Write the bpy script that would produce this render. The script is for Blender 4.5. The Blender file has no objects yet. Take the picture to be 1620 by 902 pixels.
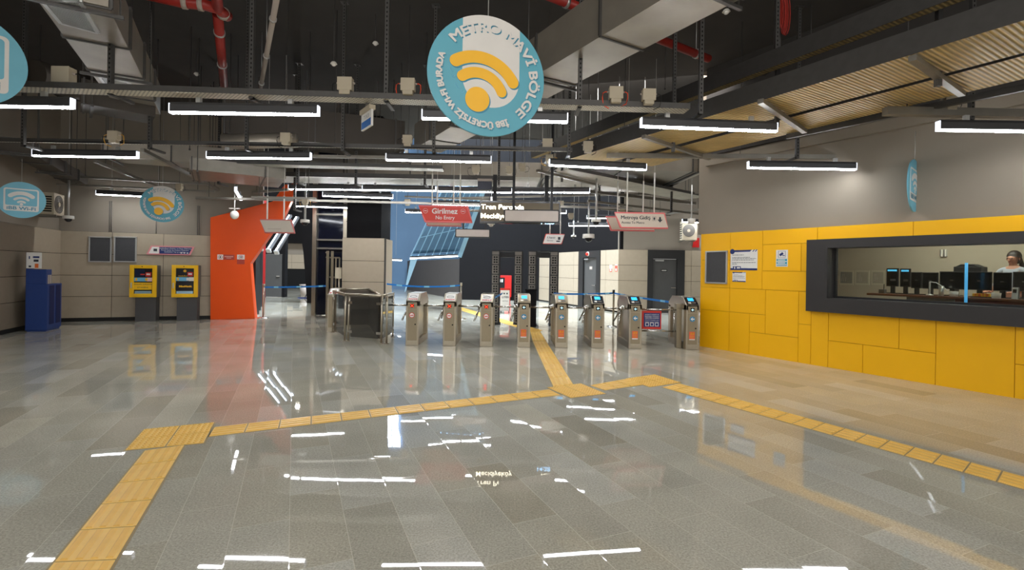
import bpy, bmesh, math, random
from mathutils import Vector, Matrix
random.seed(7)
C0 = bpy.context.scene
col = C0.collection
pi = math.pi

# ---------------------------------------------------------------- camera, light, exposure
F0, CX, CY, EYE, ROLL = 780.0, 810.0, 426.0, 1.5, 0.0155
CR, SR = math.cos(ROLL), math.sin(ROLL)
cam_d = bpy.data.cameras.new('camera')
cam = bpy.data.objects.new('camera', cam_d); col.objects.link(cam)
cam_d.sensor_width = 36; cam_d.lens = F0/1620*36; cam_d.shift_y = -(451-CY)/1620
cam_d.clip_start = 0.05; cam_d.clip_end = 200
cam.matrix_world = Matrix(((CR, -SR, 0, 0), (0, 0, -1, 0), (SR, CR, 0, EYE), (0, 0, 0, 1)))
C0.camera = cam
w = bpy.data.worlds.new('world'); C0.world = w; w.use_nodes = True
w.node_tree.nodes['Background'].inputs[0].default_value = (0.80, 0.78, 0.74, 1)
w.node_tree.nodes['Background'].inputs[1].default_value = 0.75
LED = 52.0
vs = C0.view_settings
vs.view_transform = 'Standard'; vs.look = 'None'; vs.gamma = 1; vs.use_curve_mapping = False
vs.exposure = 0.3
def area(name, loc, tgt, sx, sy, power, color):
    d = bpy.data.lights.new(name, 'AREA'); d.shape = 'RECTANGLE'; d.size = sx; d.size_y = sy
    d.energy = power; d.color = color
    o = bpy.data.objects.new(name, d); col.objects.link(o); o.location = loc
    o.rotation_euler = (Vector(tgt)-Vector(loc)).to_track_quat('-Z', 'Y').to_euler()
    return o
area('daylight_in_atrium', (-2.2, 18.6, 11.9), (-2.2, 19.6, 0), 7, 4.5, 6000, (0.76, 0.88, 1.0))
for _k, _y in enumerate((16.5, 21.0, 28.0)):
    _d = bpy.data.lights.new('passage_fill_light', 'POINT'); _d.energy = 110; _d.color = (1.0, 0.95, 0.88); _d.shadow_soft_size = 0.06  # unseen points added to brighten the passage
    _o = bpy.data.objects.new('passage_fill_light', _d); col.objects.link(_o); _o.location = (-0.43*_y, _y, 3.4)
area('far_concourse_fill_light', (1.5, 10.6, 5.45), (2.3, 13.5, 0), 7, 1.0, 160, (1.0, 0.97, 0.92))  # unseen area light added to brighten the floor beyond the turnstiles
area('near_concourse_fill_light', (0.5, -3.0, 4.6), (0.5, 3.5, 0.0), 9, 3, 260, (1.0, 0.96, 0.90))  # unseen area light added behind the camera as fill

# ---------------------------------------------------------------- photograph measurements to places
def ray(px, py):
    u, v = px-CX, CY-py
    return Vector(((u*CR-v*SR)/F0, 1.0, (u*SR+v*CR)/F0))
EYEV = Vector((0, 0, EYE))
def W(px, py, D): return EYEV + ray(px, py)*D
def H(px, py, z):
    r = ray(px, py); return EYEV + r*((z-EYE)/r.z)
def F(px, py): return H(px, py, 0.0)
class Wall:
    """a vertical plane through two ground points; s runs along it, z up"""
    def __init__(self, a, b):
        self.a = Vector((a[0], a[1], 0)); d = Vector((b[0], b[1], 0))-self.a
        self.len = d.length; self.x = d/self.len; self.ang = math.atan2(self.x.y, self.x.x)
        self.n = Vector((-self.x.y, self.x.x, 0))
    def hit(self, px, py, off=0.0):
        r = ray(px, py); p0 = self.a+self.n*off
        t = (p0-Vector((0, 0, 0))).dot(self.n)/r.dot(self.n)
        return EYEV+r*t
    def sz(self, px, py, off=0.0):
        p = self.hit(px, py, off); return (p-self.a).dot(self.x), p.z
    def p(self, s, z, off=0.0): return self.a+self.x*s+self.n*off+Vector((0, 0, z))

# ---------------------------------------------------------------- mesh helper
class MB:
    def __init__(self): self.v = []; self.f = []; self.mi = []; self.sm = []
    def add(self, vs_, fs, m=0, smooth=False):
        o = len(self.v); self.v += [Vector(p) for p in vs_]
        for f in fs: self.f.append([o+i for i in f]); self.mi.append(m); self.sm.append(smooth)
        return self
    def hexa(self, p, m=0):
        return self.add(p, [(0, 3, 2, 1), (4, 5, 6, 7), (0, 1, 5, 4), (1, 2, 6, 5), (2, 3, 7, 6), (3, 0, 4, 7)], m)
    def box(self, x0, x1, y0, y1, z0, z1, m=0):
        return self.hexa([(x0, y0, z0), (x1, y0, z0), (x1, y1, z0), (x0, y1, z0), (x0, y0, z1), (x1, y0, z1), (x1, y1, z1), (x0, y1, z1)], m)
    def beam(self, a, b, w_, h_, up=(0, 0, 1), m=0):
        a = Vector(a); b = Vector(b); d = (b-a).normalized(); up = Vector(up)
        if abs(d.dot(up)) > 0.98: up = Vector((0, 1, 0))
        s = d.cross(up).normalized(); u = s.cross(d).normalized(); s *= w_/2; u *= h_/2
        return self.hexa([a-s-u, a+s-u, b+s-u, b-s-u, a-s+u, a+s+u, b+s+u, b-s+u], m)
    def cyl(self, a, b, r0, r1=None, n=14, m=0, caps=True):
        r1 = r0 if r1 is None else r1
        a = Vector(a); b = Vector(b); d = (b-a).normalized()
        up = Vector((0, 0, 1)) if abs(d.z) < 0.95 else Vector((1, 0, 0))
        s = d.cross(up).normalized(); u = s.cross(d).normalized()
        vs_ = []
        for c, r in ((a, r0), (b, r1)):
            for i in range(n):
                t = 2*pi*i/n; vs_.append(c+s*(math.cos(t)*r)+u*(math.sin(t)*r))
        o = len(self.v); self.v += vs_
        for i in range(n):
            j = (i+1) % n; self.f.append([o+i, o+j, o+n+j, o+n+i]); self.mi.append(m); self.sm.append(True)
        if caps:
            self.f.append([o+i for i in range(n)][::-1]); self.f.append([o+n+i for i in range(n)])
            self.mi += [m, m]; self.sm += [False, False]
        return self
    def tube(self, pts, r, n=8, m=0):
        pts = [Vector(p) for p in pts]; o = len(self.v); k = len(pts)
        for i, p in enumerate(pts):
            d = (pts[min(i+1, k-1)]-pts[max(i-1, 0)]).normalized()
            up = Vector((0, 0, 1)) if abs(d.z) < 0.9 else Vector((1, 0, 0))
            s = d.cross(up).normalized(); u = s.cross(d).normalized()
            for j in range(n):
                t = 2*pi*j/n; self.v.append(p+s*(math.cos(t)*r)+u*(math.sin(t)*r))
        for i in range(k-1):
            for j in range(n):
                j2 = (j+1) % n
                self.f.append([o+i*n+j, o+i*n+j2, o+(i+1)*n+j2, o+(i+1)*n+j]); self.mi.append(m); self.sm.append(True)
        self.f.append([o+j for j in range(n)][::-1]); self.f.append([o+(k-1)*n+j for j in range(n)])
        self.mi += [m, m]; self.sm += [False, False]
        return self
    def prism(self, poly, d0, d1, axis='y', m=0):
        """poly in the plane across the axis: y -> (x,z), x -> (y,z), z -> (x,y)"""
        mk = {'y': lambda a, b, t: (a, t, b), 'x': lambda a, b, t: (t, a, b), 'z': lambda a, b, t: (a, b, t)}[axis]
        n = len(poly)
        vs_ = [mk(a, b, d0) for a, b in poly]+[mk(a, b, d1) for a, b in poly]
        fs = [tuple(range(n))[::-1], tuple(range(n, 2*n))]+[(i, (i+1) % n, n+(i+1) % n, n+i) for i in range(n)]
        return self.add(vs_, fs, m)
    def extr(self, pts, vec, m=0):
        """any planar polygon pushed along a vector"""
        pts = [Vector(p) for p in pts]; vec = Vector(vec); n = len(pts)
        fs = [tuple(range(n))[::-1], tuple(range(n, 2*n))]+[(i, (i+1) % n, n+(i+1) % n, n+i) for i in range(n)]
        return self.add(pts+[p+vec for p in pts], fs, m)
    def ball(self, c, r, m=0, n=14, k=9, sc=(1, 1, 1), z0=-1.0):
        o = len(self.v); c = Vector(c)
        for i in range(k+1):
            a = -pi/2+pi*i/k
            if math.sin(a) < z0: a = math.asin(z0)
            for j in range(n):
                t = 2*pi*j/n
                self.v.append(c+Vector((math.cos(a)*math.cos(t)*r*sc[0], math.cos(a)*math.sin(t)*r*sc[1], math.sin(a)*r*sc[2])))
        for i in range(k):
            for j in range(n):
                j2 = (j+1) % n; self.f.append([o+i*n+j, o+i*n+j2, o+(i+1)*n+j2, o+(i+1)*n+j]); self.mi.append(m); self.sm.append(True)
        return self
    def text(self, s, size, org, xd=(1, 0, 0), ud=(0, 0, 1), align='LEFT', bold=0.0, m=0, width=None, bend=None, off=0.0):
        cu = bpy.data.curves.new('t', 'FONT'); cu.body = s; cu.size = size; cu.align_x = 'LEFT'; cu.offset = bold; cu.resolution_u = 3
        o = bpy.data.objects.new('t', cu); col.objects.link(o)
        dg = bpy.context.evaluated_depsgraph_get(); dg.update()
        me = bpy.data.meshes.new_from_object(o.evaluated_get(dg))
        pts = [v.co.copy() for v in me.vertices]; fs = [tuple(p.vertices) for p in me.polygons]
        bpy.data.objects.remove(o); bpy.data.curves.remove(cu); bpy.data.meshes.remove(me)
        if not pts: return self
        x0 = min(p.x for p in pts); x1 = max(p.x for p in pts); k = 1.0
        if width: k = width/(x1-x0)
        org = Vector(org); xd = Vector(xd); ud = Vector(ud); sh = {'LEFT': 0, 'CENTER': (x1-x0)/2, 'RIGHT': x1-x0}[align]
        out = []
        for p in pts:
            x = (p.x-x0-sh)*k; y = p.y
            if bend:
                R, a0 = bend; a = a0-x/R; out.append(org+xd*((R+y)*math.cos(a))+ud*((R+y)*math.sin(a)))
            else: out.append(org+xd*x+ud*y)
        return self.add(out, fs, m)
    def build(self, name, mats, parent=None, loc=(0, 0, 0), rz=0.0, world=False, bevel=0.0, recalc=True):
        me = bpy.data.meshes.new(name)
        vs_ = self.v
        if world and parent is not None:
            inv = parent.matrix_basis.inverted(); vs_ = [inv @ p for p in vs_]
        me.from_pydata([tuple(p) for p in vs_], [], self.f)
        for mm in (mats if isinstance(mats, (list, tuple)) else [mats]): me.materials.append(mm)
        for p, i, s in zip(me.polygons, self.mi, self.sm): p.material_index = i; p.use_smooth = s
        if recalc:
            bm = bmesh.new(); bm.from_mesh(me); bmesh.ops.recalc_face_normals(bm, faces=bm.faces); bm.to_mesh(me); bm.free()
        me.update()
        o = bpy.data.objects.new(name, me); col.objects.link(o)
        o.location = loc; o.rotation_euler = (0, 0, rz)
        if parent is not None: o.parent = parent
        if bevel:
            b = o.modifiers.new('b', 'BEVEL'); b.width = bevel; b.segments = 2; b.limit_method = 'ANGLE'; b.angle_limit = 0.7
        return o

def tag(o, label=None, cat=None, group=None, kind=None):
    if label: o['label'] = label
    if cat: o['category'] = cat
    if group: o['group'] = group
    if kind: o['kind'] = kind
    return o
def thing(name, label, cat, loc=(0, 0, 0), rz=0.0, group=None):
    o = bpy.data.objects.new(name, None); col.objects.link(o); o.location = loc; o.rotation_euler = (0, 0, rz)
    o.empty_display_size = 0.1
    o.matrix_basis = Matrix.Translation(Vector(loc)) @ Matrix.Rotation(rz, 4, 'Z')
    return tag(o, label, cat, group)
def struct(name, mb, mats, **k): return tag(mb.build(name, mats, **k), kind='structure')
def kids(o): return [c for c in bpy.data.objects if c.parent == o]
def copy_tree(o, loc=None, rz=None, label=None, group=None):
    def rec(s, par):
        c = s.copy(); col.objects.link(c)
        if par is not None: c.parent = par
        for ch in kids(s): rec(ch, c)
        return c
    src = list(kids(o)); r = o.copy(); col.objects.link(r)
    for ch in src: rec(ch, r)
    if loc is not None: r.location = loc
    if rz is not None: r.rotation_euler = (0, 0, rz)
    if label: r['label'] = label
    if group: r['group'] = group
    return r

# ---------------------------------------------------------------- materials
def srgb(r, g, b):
    f = lambda c: (c/255/12.92) if c/255 <= 0.04045 else ((c/255+0.055)/1.055)**2.4
    return (f(r), f(g), f(b), 1.0)
MATS = {}
def mat(name, c, rough=0.5, metal=0.0, var=0.08, scale=6.0, bump=0.0, emis=0.0, spec=0.5, trans=0.0, alpha=1.0, ior=1.45):
    if name in MATS: return MATS[name]
    m = bpy.data.materials.new(name); m.use_nodes = True; nt = m.node_tree; N = nt.nodes; L = nt.links
    b = N['Principled BSDF']; c = srgb(*c)
    b.inputs['Roughness'].default_value = rough; b.inputs['Metallic'].default_value = metal
    b.inputs['Specular IOR Level'].default_value = spec; b.inputs['Transmission Weight'].default_value = trans
    b.inputs['Alpha'].default_value = alpha; b.inputs['IOR'].default_value = ior
    tc = N.new('ShaderNodeTexCoord'); no = N.new('ShaderNodeTexNoise'); no.inputs['Scale'].default_value = scale; no.inputs['Detail'].default_value = 4
    L.new(tc.outputs['Object'], no.inputs['Vector'])
    mx = N.new('ShaderNodeMix'); mx.data_type = 'RGBA'; L.new(no.outputs['Fac'], mx.inputs[0])
    mx.inputs[6].default_value = tuple(min(1, x*(1-var)) for x in c[:3])+(1,)
    mx.inputs[7].default_value = tuple(min(1, x*(1+var)) for x in c[:3])+(1,)
    L.new(mx.outputs[2], b.inputs['Base Color'])
    if emis:
        b.inputs['Emission Color'].default_value = c; b.inputs['Emission Strength'].default_value = emis
    if bump:
        n2 = N.new('ShaderNodeTexNoise'); n2.inputs['Scale'].default_value = scale*14; L.new(tc.outputs['Object'], n2.inputs['Vector'])
        bp = N.new('ShaderNodeBump'); bp.inputs['Strength'].default_value = bump; bp.inputs['Distance'].default_value = 0.01
        L.new(n2.outputs['Fac'], bp.inputs['Height']); L.new(bp.outputs['Normal'], b.inputs['Normal'])
    MATS[name] = m; return m
def math_node(nt, op, a, b=None, c=None):
    n = nt.nodes.new('ShaderNodeMath'); n.operation = op
    for i, x in enumerate((a, b, c)):
        if x is None: continue
        if isinstance(x, (int, float)): n.inputs[i].default_value = x
        else: nt.links.new(x, n.inputs[i])
    return n.outputs[0]

def floor_mat():
    m = bpy.data.materials.new('polished granite floor'); m.use_nodes = True; nt = m.node_tree; N = nt.nodes; L = nt.links
    b = N['Principled BSDF']; tc = N.new('ShaderNodeTexCoord')
    mp = N.new('ShaderNodeMapping'); mp.inputs['Rotation'].default_value = (0, 0, -math.radians(113.9)); L.new(tc.outputs['Object'], mp.inputs['Vector'])
    br = N.new('ShaderNodeTexBrick'); br.inputs['Scale'].default_value = 1.0; br.inputs['Mortar Size'].default_value = 0.0022
    br.inputs['Mortar Smooth'].default_value = 0.3
    br.inputs['Brick Width'].default_value = 0.88; br.inputs['Row Height'].default_value = 0.30; br.offset = 0.37; br.squash = 1
    br.inputs['Color1'].default_value = (0, 0, 0, 1); br.inputs['Color2'].default_value = (1, 1, 1, 1); br.inputs['Mortar'].default_value = (.5, .5, .5, 1)
    L.new(mp.outputs['Vector'], br.inputs['Vector'])
    ramp = N.new('ShaderNodeValToRGB'); L.new(br.outputs['Color'], ramp.inputs['Fac'])
    e = ramp.color_ramp.elements; e[0].position = 0; e[0].color = srgb(168, 163, 148); e[1].position = 1; e[1].color = srgb(190, 184, 166)
    for pos, c in ((0.25, srgb(180, 176, 162)), (0.5, srgb(173, 167, 150)), (0.75, srgb(186, 183, 171)), (0.88, srgb(160, 153, 136))):
        x = e.new(pos); x.color = c
    n1 = N.new('ShaderNodeTexNoise'); n1.inputs['Scale'].default_value = 85; n1.inputs['Detail'].default_value = 3; n1.inputs['Roughness'].default_value = 0.7; L.new(tc.outputs['Object'], n1.inputs['Vector'])
    n2 = N.new('ShaderNodeTexNoise'); n2.inputs['Scale'].default_value = 1.4; n2.inputs['Detail'].default_value = 5; L.new(tc.outputs['Object'], n2.inputs['Vector'])
    f1 = math_node(nt, 'MULTIPLY_ADD', n1.outputs['Fac'], 1.5, 0.25)
    f2 = math_node(nt, 'MULTIPLY_ADD', n2.outputs['Fac'], 0.5, 0.75)
    f = math_node(nt, 'MULTIPLY', f1, f2)
    vm = N.new('ShaderNodeVectorMath'); vm.operation = 'SCALE'; L.new(ramp.outputs['Color'], vm.inputs[0]); L.new(f, vm.inputs['Scale'])
    mx = N.new('ShaderNodeMix'); mx.data_type = 'RGBA'; L.new(math_node(nt, 'MULTIPLY', br.outputs['Fac'], 0.55), mx.inputs[0]); L.new(vm.outputs[0], mx.inputs[6]); mx.inputs[7].default_value = srgb(222, 216, 200)
    L.new(mx.outputs[2], b.inputs['Base Color'])
    b.inputs['Specular IOR Level'].default_value = 0.75
    n3 = N.new('ShaderNodeTexNoise'); n3.inputs['Scale'].default_value = 0.9; n3.inputs['Detail'].default_value = 6; L.new(tc.outputs['Object'], n3.inputs['Vector'])
    L.new(math_node(nt, 'MULTIPLY_ADD', n3.outputs['Fac'], 0.035, 0.0), b.inputs['Roughness'])
    # each slab lies a hair off level, so mirrored lamps break from slab to slab
    ge = N.new('ShaderNodeNewGeometry'); cb = N.new('ShaderNodeCombineXYZ')
    L.new(math_node(nt, 'MULTIPLY', math_node(nt, 'SUBTRACT', br.outputs['Color'], 0.5), 0.010), cb.inputs['X'])
    L.new(math_node(nt, 'MULTIPLY', math_node(nt, 'SUBTRACT', math_node(nt, 'FRACT', math_node(nt, 'MULTIPLY', br.outputs['Color'], 9.7)), 0.5), 0.014), cb.inputs['Y'])
    va = N.new('ShaderNodeVectorMath'); va.operation = 'ADD'; L.new(ge.outputs['Normal'], va.inputs[0]); L.new(cb.outputs[0], va.inputs[1])
    vn = N.new('ShaderNodeVectorMath'); vn.operation = 'NORMALIZE'; L.new(va.outputs[0], vn.inputs[0])
    n4 = N.new('ShaderNodeTexNoise'); n4.inputs['Scale'].default_value = 2.0; n4.inputs['Detail'].default_value = 1; L.new(tc.outputs['Object'], n4.inputs['Vector'])
    bp = N.new('ShaderNodeBump'); bp.inputs['Strength'].default_value = 0.04; bp.inputs['Distance'].default_value = 0.002
    L.new(n4.outputs['Fac'], bp.inputs['Height']); L.new(vn.outputs[0], bp.inputs['Normal'])
    L.new(bp.outputs['Normal'], b.inputs['Normal'])
    return m
def perforated(name, c, sx=0.05, sy=0.03, rough=0.45, metal=0.6, thr=0.45, stripes=False):
    m = bpy.data.materials.new(name); m.use_nodes = True; nt = m.node_tree; N = nt.nodes; L = nt.links
    b = N['Principled BSDF']; tc = N.new('ShaderNodeTexCoord'); sp = N.new('ShaderNodeSeparateXYZ'); L.new(tc.outputs['Object'], sp.inputs[0])
    a = math_node(nt, 'SINE', math_node(nt, 'MULTIPLY', sp.outputs['X'], 2*pi/sx))
    if stripes:
        g = math_node(nt, 'MULTIPLY_ADD', a, 0.5, 0.5)
    else:
        c2 = math_node(nt, 'SINE', math_node(nt, 'MULTIPLY', sp.outputs['Y'], 2*pi/sy))
        g = math_node(nt, 'GREATER_THAN', math_node(nt, 'MULTIPLY', a, c2), thr)
    no = N.new('ShaderNodeTexNoise'); no.inputs['Scale'].default_value = 3.0; L.new(tc.outputs['Object'], no.inputs['Vector'])
    mx = N.new('ShaderNodeMix'); mx.data_type = 'RGBA'; L.new(g, mx.inputs[0]); cc = srgb(*c)
    mx.inputs[6].default_value = cc; mx.inputs[7].default_value = tuple(x*(0.5 if stripes else 0.12) for x in cc[:3])+(1,)
    vm = N.new('ShaderNodeVectorMath'); vm.operation = 'SCALE'; L.new(mx.outputs[2], vm.inputs[0]); L.new(math_node(nt, 'MULTIPLY_ADD', no.outputs['Fac'], 0.6, 0.7), vm.inputs['Scale'])
    L.new(vm.outputs[0], b.inputs['Base Color']); b.inputs['Metallic'].default_value = metal; b.inputs['Roughness'].default_value = rough
    if stripes:
        bp = N.new('ShaderNodeBump'); bp.inputs['Distance'].default_value = 0.006; L.new(a, bp.inputs['Height']); L.new(bp.outputs['Normal'], b.inputs['Normal'])
    return m

M_floor = floor_mat()
M_ceil = mat('black painted soffit', (62, 59, 57), 0.9, var=0.2, scale=2)
M_tile = mat('beige fibre cement panel', (168, 154, 134), 0.55, var=0.07, scale=9, bump=0.08)
M_plaster = mat('taupe plaster', (140, 130, 117), 0.85, var=0.06, scale=2.5, bump=0.05)
M_joint = mat('dark joint', (58, 52, 46), 0.9)
M_orange = mat('orange lacquered panel', (238, 82, 2), 0.42, var=0.04, scale=2, spec=0.35)
M_darkred = mat('dark red panel', (138, 22, 20), 0.4)
M_yellow = mat('yellow wall panel', (246, 184, 8), 0.42, var=0.03, scale=2)
M_yjoint = mat('shadow joint in yellow wall', (196, 142, 8), 0.7)
M_black = mat('black coated panel', (25, 24, 25), 0.7, var=0.1, scale=4, spec=0.08)
M_blackm = mat('matt black metal', (26, 26, 27), 0.55)
M_base = mat('black skirting', (20, 19, 18), 0.6)
M_frame = mat('charcoal window surround', (52, 50, 50), 0.42, var=0.06, scale=12)
M_door = mat('dark grey door leaf', (74, 73, 72), 0.45)
M_doorf = mat('black door frame', (36, 35, 35), 0.5)
M_steel = mat('brushed stainless steel', (176, 166, 148), 0.28, 0.9, var=0.08, scale=22)
M_steeld = mat('satin steel front', (150, 138, 116), 0.36, 0.8, var=0.07, scale=14)
M_chrome = mat('polished chrome', (214, 212, 208), 0.12, 1.0, var=0.02)
M_galv = mat('galvanised steel', (132, 127, 118), 0.42, 0.55, var=0.22, scale=5)
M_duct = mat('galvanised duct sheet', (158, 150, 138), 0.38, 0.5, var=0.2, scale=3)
M_ductshade = mat('shade-toned duct sheet', (72, 66, 60), 0.5, 0.4, var=0.15, scale=3)  # same metal as the other ducts, its shade put into the colour
M_rail = mat('slotted channel steel', (84, 82, 80), 0.5, 0.5, var=0.15, scale=12)
M_hole = mat('black hole', (9, 9, 9), 0.9)
M_perf = perforated('perforated cable tray', (206, 198, 180), 0.045, 0.05, metal=0.15)
M_perfb = perforated('ribbed cable tray', (214, 186, 122), 0.042, 0.03, metal=0.15, stripes=True)
M_perfg = perforated('ribbed grey cable tray', (196, 188, 170), 0.042, 0.03, metal=0.2, stripes=True)
M_perfm = perforated('fine mesh tray', (205, 202, 192), 0.03, 0.03, thr=0.3, metal=0.2)
M_led = mat('lit lamp diffuser', (246, 250, 255), 0.4, emis=LED)
M_cap = mat('translucent end cap', (235, 240, 250), 0.4, emis=0.9)
M_house = mat('dark grey lamp housing', (74, 74, 76), 0.42, 0.3)
M_jbox = mat('beige junction box', (184, 172, 150), 0.55, var=0.06)
M_white = mat('white plastic', (226, 222, 214), 0.4)
M_card = mat('white printed sheet', (226, 224, 220), 0.6)
M_navy = mat('navy blue print', (30, 48, 108), 0.5)
M_txt = mat('dark grey lettering', (52, 54, 62), 0.6)
M_redtx = mat('red print', (206, 44, 34), 0.5)
M_redp = mat('red painted pipe', (158, 44, 36), 0.42)
M_pink = mat('pink light edging', (222, 112, 112), 0.5, var=0.05)
M_signred = mat('red sign face', (196, 46, 30), 0.45)
M_cable = mat('black cable', (22, 22, 23), 0.6)
M_orcab = mat('orange cable', (232, 78, 40), 0.55)
M_yecab = mat('yellow cable', (214, 160, 50), 0.55)
M_tact = mat('yellow tactile paving', (236, 192, 98), 0.42, var=0.1, scale=9)
M_tact2 = mat('raised tactile bars', (232, 182, 82), 0.4, var=0.1, scale=9)
M_tactm = mat('worn tactile edge', (150, 132, 96), 0.6)
M_teal = mat('teal sign face', (88, 162, 180), 0.45, var=0.04)
M_tealdk = mat('teal drop shadow print', (58, 132, 156), 0.5)
M_tealbr = mat('light teal sign face', (110, 176, 196), 0.5)
M_signw = mat('white sign print', (214, 210, 204), 0.5)
M_amber = mat('amber sign print', (240, 180, 28), 0.45)
M_amberd = mat('dark amber sign print', (226, 158, 20), 0.45)
M_board = mat('dark noticeboard felt', (70, 70, 72), 0.8, var=0.12, scale=20)
M_alu = mat('aluminium profile', (196, 196, 194), 0.35, 0.7)
M_blue = mat('blue painted metal', (30, 58, 120), 0.42, var=0.06)
M_bluedk = mat('dark blue recess', (12, 26, 76), 0.6)
M_vend = mat('yellow vending cabinet', (250, 192, 10), 0.4)
M_ped = mat('charcoal pedestal', (76, 74, 74), 0.55)
M_grey = mat('grey metal side', (96, 92, 88), 0.5)
M_screen = mat('lit blue screen', (40, 170, 235), 0.3, emis=0.9)
M_panelb = mat('black glossy display panel', (22, 23, 30), 0.15)
M_ledx = mat('lit red cross', (255, 60, 30), 0.4, emis=2.0)
M_arrow = mat('lit pale arrow', (190, 235, 250), 0.4, emis=0.9)
M_signblue = mat('round blue sign', (60, 130, 168), 0.4)
M_belt = mat('blue barrier belt', (18, 112, 190), 0.6)
M_glass = mat('clear glass', (225, 240, 238), 0.02, trans=1.0, var=0.0, ior=1.45)
M_smoke = mat('smoked glass', (120, 118, 112), 0.04, trans=0.85, var=0.02, ior=1.45)
M_elev = mat('dark blue shaft glass', (14, 18, 34), 0.08, var=0.2, scale=3)
M_atr = mat('blue atrium wall', (88, 116, 144), 0.6, var=0.1, scale=1.2)
M_atrd = mat('slate tilted cladding', (62, 58, 58), 0.6, var=0.14, scale=3)
M_tilt = mat('tilted blue glazing', (70, 104, 136), 0.14, 0.3, var=0.35, scale=1.4)
M_mull = mat('pale blue mullion', (120, 160, 190), 0.4, 0.4)
M_grayface = mat('blank grey sign face', (176, 164, 154), 0.5)
M_dispt = mat('lit warm display letters', (255, 246, 220), 0.5, emis=5.0)
M_dispb = mat('lit blue display digits', (150, 205, 255), 0.5, emis=4.0)
M_dispf = mat('display face', (112, 100, 80), 0.5)
M_win = mat('daylight pane', (214, 232, 255), 0.5, emis=30.0)
M_skin = mat('skin', (172, 122, 100), 0.55)
M_hair = mat('dark brown hair', (38, 28, 24), 0.5)
M_shirt = mat('pale grey shirt', (150, 156, 166), 0.8)
M_desk = mat('brown desk top', (112, 72, 54), 0.45)
M_deskf = mat('dark red desk front', (94, 42, 34), 0.55)
M_beigew = mat('booth wall paint', (178, 166, 148), 0.8, var=0.04)
M_glassglow = mat('pale blue glass glow', (90, 180, 240), 0.4, emis=0.6)  # stands in for a glow in the booth glass
M_ochre = mat('orange snack packets', (226, 110, 40), 0.5)

# ================================================================ THE SETTING
CEIL = 5.6; TOPZ = 2.27
b = MB(); b.box(-17, 13, -7, 36, -0.12, 0)
struct('floor', b, M_floor)
b = MB(); b.box(-17, 13, -7, 15.5, CEIL, CEIL+0.2)
struct('ceiling', b, M_ceil)
b = MB(); b.box(-17, 13, 15.5, 36, 12.5, 12.7); b.box(-17, 13, 15.45, 15.6, CEIL, 12.5)
struct('ceiling_atrium', b, M_ceil)

def panel_wall(wall, s0, s1, z0, z1, cols, rows, gap=0.012, th=0.03, front=0.0):
    """cladding panels with open joints on a dark backing; front faces -n"""
    b = MB()
    def slab(sa, sb, za, zb, o0, o1, m):
        b.hexa([wall.p(sa, za, o0), wall.p(sb, za, o0), wall.p(sb, za, o1), wall.p(sa, za, o1),
                wall.p(sa, zb, o0), wall.p(sb, zb, o0), wall.p(sb, zb, o1), wall.p(sa, zb, o1)], m)
    slab(s0, s1, z0, z1, front+th*0.6, front+0.2, 1)
    cs = [s0]+[c for c in cols if s0 < c < s1]+[s1]; rs = [z0]+[r for r in rows if z0 < r < z1]+[z1]
    for i in range(len(cs)-1):
        for j in range(len(rs)-1):
            slab(cs[i]+gap/2, cs[i+1]-gap/2, rs[j]+gap/2, rs[j+1]-gap/2, front, front+th, 0)
    return b
def slab_wall(wall, s0, s1, z0, z1, o0, o1):
    b = MB()
    b.hexa([wall.p(s0, z0, o0), wall.p(s1, z0, o0), wall.p(s1, z0, o1), wall.p(s0, z0, o1),
            wall.p(s0, z1, o0), wall.p(s1, z1, o0), wall.p(s1, z1, o1), wall.p(s0, z1, o1)])
    return b

# ---- left side: WL runs away from the camera along the left wall, WB is the back wall with the machines
cornL = Vector((-11.33, 12.37, 0))
WB = Wall(cornL, (-8.28, 13.57))
WL = Wall((cornL.x+0.41*11.4, 1.0), cornL)      # x axis points away from the camera, n points out of the room
rows = [0.09+0.545*i for i in range(1, 4)]
LB = WB.len
sA = WB.sz(177, 430)[0]; sB = WB.sz(258, 430)[0]
struct('wall_back', panel_wall(WB, -0.3, LB+0.05, 0.09, 2.30, [sA-(sB-sA), sA, sB, sB+(sB-sA)], rows), [M_tile, M_joint])
struct('wall_back_upper', slab_wall(WB, -0.1, LB+1.25, 2.30, CEIL, 0.06, 0.3), M_plaster)
struct('wall_left', panel_wall(WL, 0, WL.len, 0.09, 2.30, [WL.len-1.3*i for i in range(1, 10)], rows), [M_tile, M_joint])
struct('wall_left_upper', slab_wall(WL, 0, WL.len+0.2, 2.30, CEIL, 0.06, 0.3), M_plaster)
struct('baseboard_back', slab_wall(WB, 0, LB+0.05, 0.0, 0.09, 0.02, 0.06), M_base)
struct('baseboard_left', slab_wall(WL, 0, WL.len, 0.0, 0.09, 0.02, 0.06), M_base)

# ---- orange portal
WO = Wall((-8.30, 13.42), (-7.27, 13.77))
pts = [WO.hit(*q) for q in ((332.8, 504), (332.8, 344), (431.7, 318.6), (450.4, 292), (470, 290), (461, 317.2), (447.7, 345.2), (426.4, 371.8), (395.8, 417), (403, 503))]
for p in (pts[0], pts[-1]): p.z = 0
b = MB(); b.extr(pts, WO.n*0.45)
ow = struct('wall_orange_portal', b, M_orange, bevel=0.006)
# dark ribs and a red cheek behind the portal
b = MB()
for px, d in ((405, 15.0), (408.5, 16.3), (411, 17.8)):
    p = W(px, 430, d); b.box(p.x-0.05, p.x+0.05, p.y-0.12, p.y+0.12, 0, 4.2)
struct('wall_passage_ribs', b, M_blackm)
p = W(414.6, 430, 19.2); b = MB(); b.box(p.x-0.055, p.x+0.055, p.y-0.15, p.y+0.15, 0, 4.2)
struct('wall_passage_red_cheek', b, M_darkred)

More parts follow.
